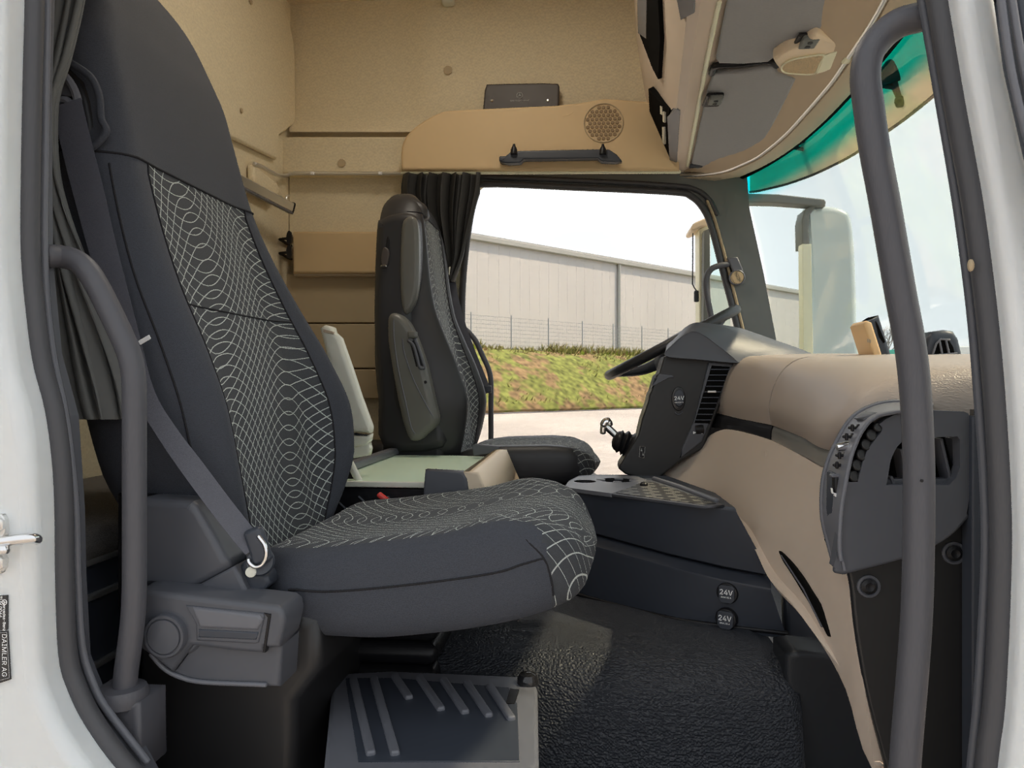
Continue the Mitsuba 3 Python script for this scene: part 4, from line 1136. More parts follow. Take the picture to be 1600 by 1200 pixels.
obj('foot_strip', tube(spline([p + [0, -.002, .012] for p in bt], 4), 0.005, 6), 'black_plastic', cc)
# top plate details
pl = [at_z(a, b, ZT + .004)[:2] for a, b in ((886, 762), (890, 754), (905, 746), (933, 744), (990, 744), (1008, 750), (1000, 756), (955, 771), (910, 765))]
hp = sg.Polygon(pl).buffer(0.004)
for c_, r_ in ((cup, 0.0455), (cup2, 0.0285)):
    hp = hp.difference(sg.Point(c_[0], c_[1]).buffer(r_))
hm = trimesh.creation.extrude_polygon(max(getattr(hp, 'geoms', [hp]), key=lambda g_: g_.area), 0.009, engine='earcut')
obj('holder_plate', tm(hm.vertices + [0, 0, ZT - .004], hm.faces), 'mid_plastic', cc, smooth=False, label='grey cup holder plate')
for c_, r_ in ((cup, 0.046), (cup2, 0.029)):
    obj('cup_holder', lathe([(r_ * .9, -.075), (r_, -.075), (r_ * 1.0, .004), (r_ * .96, .0045), (r_ * .90, -.07), (0.001, -.07)], c_, (0, 0, 1), 36), 'cockpit_black', cc, label='round cup holder well')
for dx_, dy_ in ((-.042, .006), (.044, 0.0), (0.0, -.040), (0.006, 0.040)):
    obj('clamp', rbox(cup + [dx_, dy_, .003], (0.024, 0.022, 0.007), 0.003), 'mid_plastic', cc)
tray = [at_z(a, b, ZT + .004)[:2] for a, b in ((962, 771), (1006, 753), (1022, 754), (1119, 787), (1100, 789))]
obj('tray_rim', slab_z([at_z(a, b, ZT + .003)[:2] for a, b in ((955, 772), (1004, 750), (1026, 751), (1132, 789), (1100, 791))], ZT - .003, ZT + 0.004, 0.002), 'grey_plastic', cc)
def matf(p, n, uv):
    a, b = p.x * 130.0, p.y * 130.0
    s = dr.sin(a + 0.8 * dr.sin(b)) * dr.sin(b)
    return mikit.mix((0.03, 0.03, 0.032), (0.12, 0.118, 0.11), mikit.smoothstep(-0.1, 0.35, s))
mat('ribbed_mat', mikit.proc(matf), 0.5)
obj('tray_mat', slab_z(tray, ZT, ZT + 0.0055, 0.001), 'ribbed_mat', cc, label='grey patterned mat of the tray')
obj('tray_edge', tube(L3([(1022, 752, at_z(1022, 752, ZT)[1]), (1065, 766, at_z(1065, 766, ZT)[1]), (1120, 787, at_z(1120, 787, ZT)[1])]) + [0, 0, .006], 0.007, 8), 'mid_plastic', cc)
obj('tray_peg', lathe([(0.010, 0), (0.010, .010), (.006, .014)], at_z(1006, 762, ZT), (0, 0, 1), 16), 'black_plastic', cc)
# sockets
pa_, pb_, pc_ = at(1127, 889, 1.605), at(1205, 904, 1.56), at(1145, 986, 1.59)
nn = np.cross(pb_ - pa_, pc_ - pa_); nn /= np.linalg.norm(nn)
if nn[1] > 0: nn = -nn
ux = np.cross(UP, -nn) * 1.0; ux /= np.linalg.norm(ux); ux = ux if ux[0] > 0 else -ux
uz = np.cross(-nn, ux) if np.cross(-nn, ux)[2] > 0 else -np.cross(-nn, ux)
for i, (a, b) in enumerate(((1140, 924), (1138, 964))):
    c = on_plane(a, b, pa_, nn) + nn * 0.016
    so = obj('socket', lathe([(0.0225, -0.03), (0.0225, 0.002), (0.021, 0.005), (0.018, 0.006)], c, nn, 28), 'black_plastic', cc, label='round black socket cap with white print')
    obj('cap_face', frame_slab([(-.0165, -.012), (-.010, -.020), (.010, -.020), (.0165, -.012), (.0165, .013), (.012, .017), (-.012, .017), (-.0165, .013)], c + nn * 0.0095, ux, uz, 0.004, 0.0015), 'dark_plastic', so)
    obj('lettering', cat(text_on('24V', 0.0105, c + nn * 0.0096 + uz * 0.003, ux, uz, 0.0005, bold=True), text_on('MAX.15 A', 0.0032, c + nn * 0.0096 - uz * 0.0075, ux, uz, 0.0005, bold=True)), 'white_print', so, smooth=False)

# ------------------------------------------------------------------ dashboard
db = thing('dashboard', 'beige and black truck dashboard sweeping across the cab', 'dashboard')
cols = [L3([(1096, 690, 2.16), (1062, 715, 2.16), (1020, 752, 2.16), (1020, 752, 2.180)]),
        L3([(1140, 671, 1.98), (1128, 725, 1.97), (1115, 790, 1.95), (1115, 790, 1.970)]),
        L3([(1203, 688, 1.73), (1190, 755, 1.70), (1166, 832, 1.68), (1166, 832, 1.700)]),
        L3([(1250, 711, 1.48), (1240, 800, 1.445), (1215, 912, 1.44), (1215, 912, 1.460)]),
        L3([(1276, 726, 1.34), (1272, 830, 1.315), (1253, 953, 1.32), (1253, 953, 1.340)]),
        L3([(1291, 733, 1.24), (1293, 860, 1.215), (1288, 1003, 1.22), (1288, 1003, 1.240)]),
        L3([(1303, 742, 1.17), (1312, 900, 1.135), (1322, 1068, 1.145), (1322, 1068, 1.165)]),
        L3([(1316, 752, 1.115), (1327, 930, 1.085), (1345, 1150, 1.10), (1345, 1150, 1.120)]),
        L3([(1326, 758, 1.095), (1335, 935, 1.068), (1364, 1190, 1.075), (1364, 1190, 1.095)])]
cg = resample(cols, 50)
G = np.stack([spline(c, 10) for c in cg])
obj('lower_panel', sheet(G[::-1], 0.02), 'beige_plastic', db, smooth=60, label='smooth beige lower panel of the dashboard')
# fine vertical joint in the beige panel
jp = [(1197, 705), (1196, 740), (1193, 780), (1194, 830), (1203, 870)]
jy = [1.735, 1.72, 1.70, 1.66, 1.58]
obj('panel_joint', tube(spline(L3([(a, b, y - 0.004) for (a, b), y in zip(jp, jy)]), 5), 0.0012, 6), 'beige_plastic', db)
# storage slot
def surf(a, b):
    # point of the lower panel seen there
    d_ = G.reshape(-1, 3) - CAM
    f_ = d_ @ FWD
    sx, sy = 800 + FOC * (d_ @ RIGHT) / f_, 600 - FOC * d_[:, 2] / f_
    w = 1 / ((sx - a) ** 2 + (sy - b) ** 2 + 4)
    k = np.argsort(-w)[:6]
    return at(a, b, float((G.reshape(-1, 3)[k, 1] * w[k]).sum() / w[k].sum()))
sl_px = [(1221, 861), (1236, 876), (1253, 897), (1270, 922), (1283, 944), (1290, 966), (1299, 995), (1288, 977), (1275, 955), (1255, 923), (1240, 899), (1226, 877)]
sp_ = np.array([surf(a, b) for a, b in sl_px])
c0 = sp_.mean(0); nn_ = np.linalg.svd(sp_ - c0)[2][2]; nn_ = nn_ if nn_[1] < 0 else -nn_
u_ = np.cross([0, 0, 1.0], nn_); u_ /= np.linalg.norm(u_); v_ = np.cross(nn_, u_)
q2 = np.stack([(sp_ - c0) @ u_, (sp_ - c0) @ v_], 1)
so = obj('vent_slot', frame_slab(spline(q2, 3, closed=True), c0 + nn_ * 0.004, u_, v_, 0.02, 0.001), 'void_black', db, label='narrow slanted black slot in the beige panel')
ax = q2[6] - q2[0]
obj('slot_blade', tube([c0 + nn_ * .004 + u_ * (q2[0] * .93 + q2[6] * .07)[0] + v_ * (q2[0] * .93 + q2[6] * .07)[1], c0 + nn_ * .004 + u_ * q2.mean(0)[0] + v_ * q2.mean(0)[1], c0 + nn_ * .004 + u_ * (q2[0] * .1 + q2[6] * .9)[0] + v_ * (q2[0] * .1 + q2[6] * .9)[1]], 0.0022, 6), 'grey_plastic', so)

# soft upper pads
def pad_(stations, n=30):
    cols = []
    for a, b, Y, c, d_, Y2 in stations:
        p0, p1 = at(a, b, Y), at(c, d_, Y2)
        ctl = np.array([p0[0] + 0.012, (p0[1] + p1[1]) / 2, p1[2] - 0.006])
        t = np.linspace(0, 1, 14)[:, None]
        bz = (1 - t) ** 2 * p0 + 2 * t * (1 - t) * ctl + t ** 2 * p1
        back = np.array([[x, p1[1], p1[2] + 0.006 * math.sin(k * 3.14)] for k, x in zip(np.linspace(0.12, 1, 7), np.linspace(p1[0] + 0.05, 0.92, 7))])
        cols.append(np.vstack([p0 + [0.03, 0, -.004], p0, bz[1:], back]))
    return resample(cols, n)
obj('upper_pad', sheet(pad_([(1122, 637, 2.17, 1152, 567, 2.17), (1165, 645, 1.95, 1200, 569, 1.98), (1212, 653, 1.752, 1263, 571, 1.78)])[::-1], 0.02), 'taupe_leather', db, smooth=60, label='grained taupe upper pad beside the instrument hood')
obj('upper_pad', sheet(pad_([(1214, 653.5, 1.748, 1266, 571, 1.772), (1258, 668, 1.5, 1335, 574, 1.54), (1302, 687, 1.25, 1410, 579, 1.30), (1330, 676, 1.175, 1500, 587, 1.19), (1340, 676, 1.155, 1535, 591, 1.165), (1420, 655, 1.15, 1556, 593, 1.155), (1490, 648, 1.145, 1590, 596, 1.15), (1570, 650, 1.14, 1660, 601, 1.145)])[::-1], 0.02), 'taupe_leather', db, smooth=60, label='large grained taupe upper pad on the passenger side')
# trim strips
def strip_(st, n=16):
    cols = [L3([(a, b, Y), ((a + c) / 2 - 3, (b + d_) / 2, Y - .006), (c, d_, Y)]) for a, b, c, d_, Y in st]
    g = resample(cols, n)
    return np.stack([spline(c, 5) for c in g])
obj('trim_strip', sheet(strip_([(1122, 637, 1107, 667, 2.165), (1165, 645, 1153, 674, 1.95), (1212, 654.5, 1202.5, 687, 1.752)])[::-1], 0.012), 'gloss_black', db, smooth=50, label='dark glossy trim strip')
mat('trim_grey', (0.15, 0.15, 0.14), 0.25)
obj('trim_strip', sheet(strip_([(1214.5, 655, 1205, 688, 1.748), (1258, 669, 1247, 709, 1.5), (1302, 688, 1291, 732, 1.25), (1318, 694, 1308, 740, 1.17)])[::-1], 0.012), 'trim_grey', db, smooth=50, label='grey satin trim strip')

# driver's console block with vent, socket and icons
KY = 2.10
blk = XZ([(1037, 558), (1041, 555), (1150, 561), (1152, 565), (1118, 652), (1101, 697), (1098, 702), (1062, 722), (1024, 752), (1016, 752), (977, 741), (967, 733), (968, 727), (977, 713), (997, 680), (1003, 655), (1013, 626), (1014, 618), (1018, 610), (1025, 587), (1030, 583)], KY)
cb = obj('cockpit_panel', slab(blk, KY, KY + 0.12, 0.006), 'cockpit_black', db, label='black panel at the side of the steering wheel')
obj('cockpit_core', slab(blk + [0.10, 0], KY + 0.10, 2.86, 0.01), 'black_plastic', db)
vf = XZ([(1107, 566), (1146, 569), (1112, 652), (1097, 690), (1063, 716), (1066, 700), (1085, 655)], KY - .006)
vt = obj('vent', slab(vf, KY - 0.008, KY + 0.01, 0.004), 'grey_plastic', db, label='tall slanted air vent of the cockpit panel')
obj('vent_opening', slab(XZ([(1112, 571), (1141, 573), (1109, 662), (1085, 661)], KY - .0085), KY - 0.0085, KY + 0.01, 0.001), 'void_black', vt)
for k in range(10):
    t = (k + 0.6) / 10.2
    l, r = np.array([1112, 571]) * (1 - t) + np.array([1085, 661]) * t, np.array([1141, 573]) * (1 - t) + np.array([1109, 662]) * t
    a, b = at(*l, KY - .010), at(*r, KY - .010)
    obj('slat', rbox((a + b) / 2, (np.linalg.norm(b - a), 0.004, 0.0035), 0.001), 'dark_plastic', vt)
obj('slider', rbox(at(1112, 612, KY - .014), (0.024, 0.012, 0.007), 0.002), 'alu', vt, label='bright slider tab')
th0 = at(1093, 671, KY - 0.008)
tw_ = obj('thumb_wheel', lathe([(0.012, -.011), (0.013, -.008), (0.013, .008), (.012, .011)], th0 + [0, .004, 0], (1, 0, 0.1), 20), 'black_plastic', vt)
obj('mark', cat(*[slab(XZ([(a, b), (a + w, b), (a + w, b + h), (a, b + h)], KY - .010), KY - .010, KY - .006, 0.0) for a, b, w, h in ((1098, 668, 1.6, 6), (1084, 675, 13, 1.8), (1083, 674, 2, 4), (1096, 674, 2, 4))]), 'white_print', vt, smooth=False)
sk_c = at(1060, 623, KY - 0.001)
e = lambda rx, rz, n=28: [(sk_c[0] + rx * math.cos(a), sk_c[2] + rz * math.sin(a)) for a in np.linspace(0, 2 * np.pi, n, endpoint=False)]
ks = obj('socket', slab(e(0.0195, 0.034), KY - 0.006, KY + 0.004, 0.003), 'gloss_black', db, label='oval black socket cap on the cockpit panel')
obj('cap_face', slab(np.array(e(0.0145, 0.024)) + [0.001, .002], KY - 0.010, KY - 0.004, 0.003), 'dark_plastic', ks)
obj('lettering', cat(text_on('24V', 0.0105, sk_c + [0.001, -.0098, .002], (1, 0, 0.05), (0, 0, 1), 0.0005, bold=True), text_on('MAX.15 A', 0.0036, sk_c + [0.001, -.0098, -.010], (1, 0, 0.05), (0, 0, 1), 0.0005, bold=True)), 'white_print', ks, smooth=False)
obj('socket_lip', tube(spline([(sk_c[0] + 0.012 * math.cos(a), KY - .003, sk_c[2] - 0.030 + 0.014 * math.sin(a)) for a in np.linspace(-2.6, -0.5, 6)], 4), 0.0018, 6), 'grey_plastic', db)
ic = obj('icon_plate', slab(XZ([(1000, 697), (1008, 698), (1006, 716), (999, 714)], KY - .002), KY - .002, KY + .004, 0.001), 'black_plastic', db)
io = at(1003.5, 706.5, KY - .0025)
obj('icon', cat(tube(L3([(1000, 697, KY - .002), (1008, 698, KY - .002), (1006, 716, KY - .002), (999, 714, KY - .002)]), 0.0008, 4, closed=True), *[slab(np.array([(-.003, -.004), (.003, -.004), (0, .006)]) * .9 + io[[0, 2]] + [dx, dz], io[1], io[1] + .001, 0.0) for dx, dz in ((-.002, .006), (.002, -.006))]), 'grey_print', ic, smooth=False)
# ledge on the cockpit panel's left edge
obj('cockpit_ledge', slab(XZ([(1030, 584), (1050, 586), (1054, 590), (1024, 592), (1022, 600), (1018, 606)], KY - .004), KY - .006, KY + .02, 0.003), 'grey_plastic', db)

# instrument hood
A_ = L3([(p[0], p[1], 2.065) for p in ((1040, 556), (1052, 537), (1068, 524), (1084, 518), (1100, 524), (1118, 537), (1135, 550), (1150, 563), (1150, 567), (1095, 562))])
B_ = L3([(p[0], p[1], 2.20) for p in ((1047, 548), (1060, 525), (1078, 509), (1100, 505), (1150, 511), (1182, 521), (1219, 534), (1260, 549), (1299, 571), (1150, 572))])
M_ = (A_ + B_) / 2 + (np.array([0, -0.022, 0.012]) * np.array([.3, .7, 1, 1, 1, 1, 1, .8, .3, 0])[:, None])
F_ = B_ + [0, 0.62, 0]; F2 = B_ * [1, 0, 1] + [0, 2.88, 0]
rg = [A_ + (A_.mean(0) - A_) * [.08, 0, .08] + [0, 0.002, 0], A_]
rings = [spline(r, 5, closed=True) for r in [rg[0], A_, M_, B_, B_ + [0, .03, 0], F_, F2 + (F2.mean(0) - F2) * [.15, 0, .3]]]
obj('instrument_hood', loft(rings), 'grey_plastic', db, smooth=40, label='grained dark hood over the instruments')

# vent pod at the passenger's end
rim = spline([(1304, 884), (1296, 855), (1286, 815), (1284, 783), (1286, 752), (1291, 729), (1298, 709), (1308, 689), (1322, 664), (1338, 647), (1358, 636), (1381, 629), (1408, 627), (1436, 629), (1456, 633)], 4)
inn = spline([(1318, 892), (1312, 858), (1313, 815), (1316, 785), (1321, 757), (1325, 735), (1331, 710), (1337, 694), (1343, 680), (1350, 669), (1358, 659), (1367, 653), (1376, 648.5), (1409, 642.5), (1456, 641)], 4)
G = np.stack([np.stack([at(*(a * (1 - t) + b * t), 1.13 * (1 - t) + 1.036 * t - 0.008 * math.sin(math.pi * t)) for t in np.linspace(0, 1, 7)]) for a, b in zip(rim, inn)])
vp = obj('vent_pod', sheet(G[::-1], 0.003), 'mid_plastic', db, smooth=60, label='grey side vent pod at the passenger end of the dashboard')
obj('rim_edge', tube(np.array([at(*a, 1.127) for a in rim]), 0.0035, 6), 'mid_plastic', vp)
obj('side_rim', tube(np.array([at(*a, 1.033) for a in inn[2:]]), 0.0030, 8), 'mid_plastic', vp)
PYP = 1.04
plate = spline([(1303, 886), (1306, 870), (1313, 830), (1318, 790), (1323, 752)], 3).tolist() + [(1327, 753), (1340, 753), (1342, 745), (1348, 722), (1356, 702), (1368, 686), (1377, 675), (1379, 668), (1374, 663), (1384, 655), (1398, 648), (1420, 643), (1456, 641), (1505, 643), (1513, 646), (1517, 656), (1518, 740), (1516, 772), (1510, 805), (1489, 828), (1460, 848), (1412, 868), (1330, 890), (1318, 892), (1308, 890)]
win = spline([(1385, 758), (1388, 742), (1392, 719), (1402, 698), (1414, 687)], 3).tolist() + [(1440, 684), (1496, 682), (1500, 687), (1500, 729), (1494, 747), (1483, 758)]
sp2 = obj('side_plate', holed(XZ(plate, PYP), [XZ(win, PYP)], PYP, PYP + 0.02), 'grey_plastic', db, smooth=False, label='grey side plate of the vent pod with a louvred window')
bp3 = spline(XZ(plate, PYP)[-7:], 3)
obj('plate_edge', tube(np.column_stack([bp3[:, 0], np.full(len(bp3), PYP + .006), bp3[:, 1]]), 0.006, 8), 'grey_plastic', sp2)
obj('plate_body', slab(XZ([(1312, 860), (1326, 756), (1345, 752), (1380, 672), (1400, 650), (1510, 648), (1514, 770), (1486, 825), (1330, 884)], PYP + .07), PYP + 0.07, PYP + 0.15, 0.01), 'void_black', sp2)
for (a, b, c, d_) in ((1386, 742, 1391, 758), (1402, 700, 1412, 757), (1432, 684, 1450, 757), (1463, 684, 1480, 757), (1486, 684, 1497, 728)):
    p0, p1 = at(a, b, PYP + .03), at(c, d_, PYP + .03)
    dd = (p1 - p0) / np.linalg.norm(p1 - p0)
    obj('louver', rbox((p0 + p1) / 2, (np.linalg.norm(p1 - p0), 0.03, 0.004), 0.001, np.stack([dd, (0, 1, 0), np.cross(dd, (0, 1, 0))], 1)), 'grey_plastic', sp2)
obj('window_sill', slab(XZ([(1385, 748), (1494, 748), (1484, 758), (1384, 758)], PYP + .02), PYP + 0.018, PYP + 0.04, 0.002), 'grey_plastic', sp2)
# disc louvers in the curved slot
obj('slot_floor', slab(XZ([(1326, 752), (1341, 752), (1350, 720), (1378, 676), (1381, 667), (1373, 661), (1358, 678), (1340, 710)], PYP + .012), PYP + 0.012, PYP + 0.05, 0.002), 'void_black', vp)
for a, b, r_ in ((1333, 744, 8.5), (1338, 727, 8.5), (1345, 711, 8.5), (1352, 695, 8.5), (1360, 680, 8.5), (1370, 668, 7.0)):
    c = at(a, b, PYP + 0.004); R1 = r_ / FOC * PYP
    obj('louver', lathe([(R1, 0), (R1, .003), (R1 * .85, .004)], c, (0.35, -1, 0.25), 22), 'cockpit_black', vp, label='round black louver disc')
for i, (a, b) in enumerate(((1336, 668), (1327, 682), (1320, 697), (1316, 711), (1312, 726))):
    c = at(a, b, 1.072)
    if i == 2:
        obj('clip', lathe([(0.0055, -.010), (.006, -.006), (.006, .006), (.0055, .010)], c + [-.002, -.004, 0], (1, 0, 0.2), 14), 'chrome', vp, label='shiny clip')
    else:
        obj('clip', cat(rbox(c + [-.002, -.006, 0], (0.018, 0.006, 0.004), .0015), rbox(c + [-.006, -.007, 0], (0.004, 0.006, 0.010), .0015), rbox(c + [.002, -.007, 0], (0.004, 0.006, 0.010), .0015)), 'black_plastic', vp)
obj('baffle', slab(XZ([(1345, 655), (1366, 644), (1385, 646), (1360, 661)], 1.065), 1.06, 1.10, 0.003), 'grey_plastic', vp)
obj('thumb_slider', cat(rbox(at(1308, 757, 1.068), (0.012, 0.014, 0.024), .004)), 'black_plastic', vp)
obj('slider_top', rbox(at(1310, 743, 1.068), (0.022, 0.012, 0.005), .002), 'mid_plastic', vp)
obj('slider_mark', cat(*[slab(XZ(q, 1.060), 1.060, 1.064, 0.0) for q in ([(1299, 763), (1301, 763), (1302, 770), (1300, 770)], [(1300, 769), (1310, 772), (1310, 774), (1300, 771)], [(1304, 772), (1308, 773), (1307, 777), (1304, 775)])]), 'white_print', vp, smooth=False)
obj('pod_gusset', slab(XZ([(1300, 740), (1303, 738), (1314, 742), (1312, 800), (1306, 840), (1299, 800)], 1.075), 1.070, 1.10, 0.003), 'dark_plastic', vp)

# black side panel with screws
SP = 1.062
side = XZ(spline([(1326, 893), (1331, 920), (1334, 950), (1340, 1000), (1357, 1093), (1385, 1200)], 3).tolist() + [(1400, 1340), (1700, 1340), (1640, 640), (1522, 640), (1522, 772), (1492, 826), (1414, 864), (1330, 886)], SP)
sd_ = obj('side_panel', slab(side, SP, SP + 0.014, 0.004), 'cockpit_black', db, label='black side panel below the vent pod')
obj('panel_edge', slab(XZ([(1519, 650), (1545, 650), (1548, 1300), (1519, 1300), (1519, 800)], SP - 0.03), SP - 0.03, SP, 0.004), 'dark_plastic', db)
for a, b in ((1357, 916), (1490, 864)):
    c = at(a, b, SP - 0.001)
    sc = obj('screw', lathe([(0.0155, -.002), (0.0155, 0.002), (0.0125, 0.0028), (0.011, 0.001)], c, (0, -1, 0), 26), 'grey_plastic', sd_, label='recessed round screw')
    obj('screw_head', lathe([(0.0105, 0), (0.0105, .003), (.006, .006), (.003, .004)], c, (0, -1, 0), 18), 'black_plastic', sc)
# footwell pieces
obj('footwell_cover', slab(XZ([(1222, 1016), (1245, 1012), (1330, 1020), (1400, 1200), (1400, 1330), (1224, 1330)], 1.42), 1.40, 1.50, 0.012), 'floor_rubber', db, label='black footwell cover')
obj('footwell_wall', slab(XZ([(1225, 925), (1340, 900), (1400, 1100), (1232, 1060)], 1.62), 1.62, 1.66, 0.01), 'dark_plastic', db)

# front defroster vent near the windscreen
dv = obj('defroster_vent', slab(XZ([(1434, 586), (1444, 530), (1450, 519), (1470, 516), (1484, 518), (1492, 530), (1505, 586)], 1.55), 1.53, 1.62, 0.012, 4), 'dark_plastic', db, label='upright black grid vent by the windscreen')
dgx = XZ([(1462, 582), (1458, 556), (1462, 538), (1470, 531), (1483, 531), (1490, 542), (1500, 583)], 1.526)
obj('vent_opening', slab(dgx, 1.526, 1.54, 0.002), 'void_black', dv)
for q in ([(1468, 533), (1478, 583)], [(1478, 532), (1490, 583)], [(1459, 555), (1495, 552)], [(1461, 573), (1499, 572)], [(1460, 582), (1457, 555), (1463, 537), (1470, 530), (1484, 531)]):
    obj('grid_bar', tube(L3([(a, b, 1.522) for a, b in q]), 0.0022, 6), 'mid_plastic', dv)

# toll device on the dash
td = thing('toll_device', 'small upright toll device with beige back on the dashboard by the windscreen', 'device')
body_ = XZ(spline([(1348, 507), (1352, 502), (1372, 493), (1376, 495), (1397, 566), (1394, 575), (1386, 578), (1370, 577)], 2, closed=True), 1.72)
obj('body', slab(XZ([(1349, 508), (1374, 492), (1397, 566), (1397, 576), (1372, 577)], 1.72), 1.72, 1.80, 0.008, 3), 'dark_plastic', td)
obj('back', slab(XZ([(1348, 507), (1353, 501), (1361, 504), (1382, 570), (1380, 578), (1370, 577)], 1.715), 1.708, 1.80, 0.006), 'orange_beige', td, label='beige back shell')
obj('slot', slab(XZ([(1368, 502), (1371, 506), (1383, 534), (1381, 536), (1374, 526)], 1.718), 1.716, 1.73, 0.001), 'void_black', td)
obj('vent_mark', cat(*[rbox(at(1356 + 2 * i, 532 + 0.6 * i, 1.706), (0.0012, 0.004, 0.008), .0004) for i in range(3)]), 'header_taupe', td)
obj('foot', rbox(at(1380, 580, 1.76), (0.05, 0.06, 0.02), 0.006), 'dark_plastic', td)

# ------------------------------------------------------------------ steering wheel
sw = thing('steering_wheel', 'black steering wheel seen edge-on in front of the far door', 'steering wheel')
wc = at(1049, 536, 2.50)
wd_ = np.array([0.886, 0, 0.464]); wy = np.array([0, 1.0, 0]); wn = np.cross(wd_, wy) * -1
RW = 0.232
obj('rim', tube(np.array([wc + (wd_ * math.cos(a) + wy * math.sin(a)) * RW for a in np.linspace(0, 2 * np.pi, 64, endpoint=False)]), 0.0165, 12, closed=True), 'leather_black', sw)
dn = wn if wn[2] < 0 else -wn
hub = wc + dn * 0.055
obj('hub', lathe([(0.085, 0), (0.082, .02), (.07, .04), (.03, .05)], hub, -dn, 32), 'dark_plastic', sw)
for a in (0.35, math.pi - 0.35, -0.9 - math.pi * .25, math.pi + 0.9 + math.pi * .25):
    e_ = wc + (wd_ * math.cos(a) * -1 + wy * math.sin(a)) * RW
    obj('spoke', tube(spline([hub + (e_ - hub) * .25, hub + (e_ - hub) * .6 + dn * .012, e_], 6), np.linspace(0.022, 0.012, 13), 8), 'dark_plastic', sw)
obj('column', tube([hub, hub + dn * 0.15 + [0.03, 0, 0], hub + dn * 0.34 + [0.22, 0, 0.02]], 0.05, 14), 'black_plastic', sw)

bl = thing('brake_lever', 'chrome T-shaped lever with black rubber boot below the steering wheel', 'lever')
q = [(944, 664), (952, 671), (962, 680), (972, 690)]
obj('handle', cat(tube(spline(L3([(948, 667, 2.18), (958, 676, 2.18), (972, 690, 2.18)]), 5), np.linspace(0.011, 0.010, 11), 12), tube(spline(L3([(942, 676, 2.18), (943, 666, 2.18), (946, 659, 2.18), (951, 659, 2.18), (953, 664, 2.18)]), 5), np.array([0.009] * 6 + [0.012] * 9 + [0.009] * 6), 12)), 'chrome', bl)
bth = L3([(966, 689, 2.18), (978, 693, 2.18), (990, 699, 2.18), (1010, 706, 2.18)])
bs_ = spline(bth, 12)
obj('boot', tube(bs_, 0.030 + 0.014 * np.linspace(0, 1, len(bs_)) + 0.004 * np.sin(np.linspace(0, 9 * np.pi, len(bs_))), 18), 'black_plastic', bl, label='black rubber bellows boot')

# ------------------------------------------------------------------ overhead console
oc = thing('overhead_console', 'beige overhead console with compartments and a switch panel above the windscreen', 'overhead console')
SKEW = 0.074                                  # the console draws in towards the cab's middle
prof_o = np.vstack([XZ([(1081, 262), (1070, 266), (1056, 267), (1046, 264), (1035, 228), (1023, 187), (1009, 149), (1001, 101), (994, 53), (991, 0), (989, -60)], 2.90), [(0.66, 2.17), (0.66, 1.47)], XZ([(1088, 256)], 2.90)])
def off_(Y):
    return np.interp(Y, [0.95, 1.25, 1.5, 2.95], [-0.085, -0.105, SKEW * (1.5 - 2.9), SKEW * 0.05])
def oring(Y):
    k = np.ones(len(prof_o)); k[-3:-1] = 0
    return np.column_stack([prof_o[:, 0] + off_(Y) * k, np.full(len(prof_o), Y), prof_o[:, 1]])
obj('body', loft([oring(y) for y in (0.96, 1.1, 1.25, 1.5, 2.0, 2.5, 2.925)]), 'beige_plastic', oc, smooth=20)
DIR = np.array([SKEW, 1.0, 0])
def face(a, b):
    best = None
    for p, r in zip(prof_o[:10], prof_o[1:11]):
        n_ = np.cross(DIR, [r[0] - p[0], 0, r[1] - p[1]]); n_ /= np.linalg.norm(n_)
        if n_[0] + n_[2] > 0: n_ = -n_
        w = on_plane(a, b, np.array([p[0], 2.9, p[1]]), n_)
        if w[1] < 0.5: continue
        x_ = w[0] - SKEW * (w[1] - 2.9)
        t = np.dot(np.array([x_, w[2]]) - p, r - p) / np.dot(r - p, r - p)
        e_ = max(0, -t, t - 1)
        if best is None or e_ < best[0] - 1e-9:
            best = (e_, w, n_)
    return best[1], best[2]
def patch(px, m_, name, parent, lift=0.003, depth=0.02, label=None, b=0.0015):
    P_ = [face(*q) for q in px]
    pts = np.array([p for p, _ in P_]); n_ = np.mean([n for _, n in P_], 0); n_ /= np.linalg.norm(n_)
    c_ = pts.mean(0)
    u_ = DIR - n_ * np.dot(DIR, n_); u_ /= np.linalg.norm(u_); v_ = np.cross(n_, u_)
    q_ = np.stack([(pts - c_) @ u_, (pts - c_) @ v_], 1)
    off = ((pts - c_) @ n_).max()
    return obj(name, frame_slab(q_, c_ + n_ * (lift + max(off, 0)), u_, v_, depth, b), m_, parent, label=label)
cpt = patch([(1001, -40), (1001, 20), (1003, 52), (1010, 80), (1024, 106), (1034, 122), (1038, 60), (1033, -40)], 'void_black', 'compartment', oc, 0.002, 0.02, 'dark open compartment of the overhead console')
patch([(1001, -40), (1002, 50), (1011, 60), (1013, -40)], 'mid_plastic', 'inner_wall', cpt, 0.004, 0.01)
patch([(1021, -40), (1022, 60), (1027, 110), (1033, 118), (1036, 60), (1033, -40)], 'grey_plastic', 'flap', cpt, 0.005, 0.01)
patch([(1028.5, -40), (1030, 60), (1027, 112), (1028.5, 112), (1032, 60), (1030.5, -40)], 'alu', 'flap_edge', cpt, 0.007, 0.01, 'thin bright edge of the flap')
cp2 = patch([(1066, -40), (1068, 26), (1077, 24), (1086, 18), (1088, -40)], 'mid_plastic', 'tray', oc, 0.002, 0.02, 'grey lined tray at the top')
patch([(1056, -40), (1066, 22), (1069, 24), (1068, -40)], 'dark_plastic', 'tray_edge', cp2, 0.003, 0.01)
sp_ = patch([(1023, 134), (1030, 146), (1040, 160), (1048, 170), (1047, 263), (1043, 258), (1034, 230), (1024, 192)], 'void_black', 'switch_panel', oc, 0.002, 0.02, 'black switch panel with light keys')
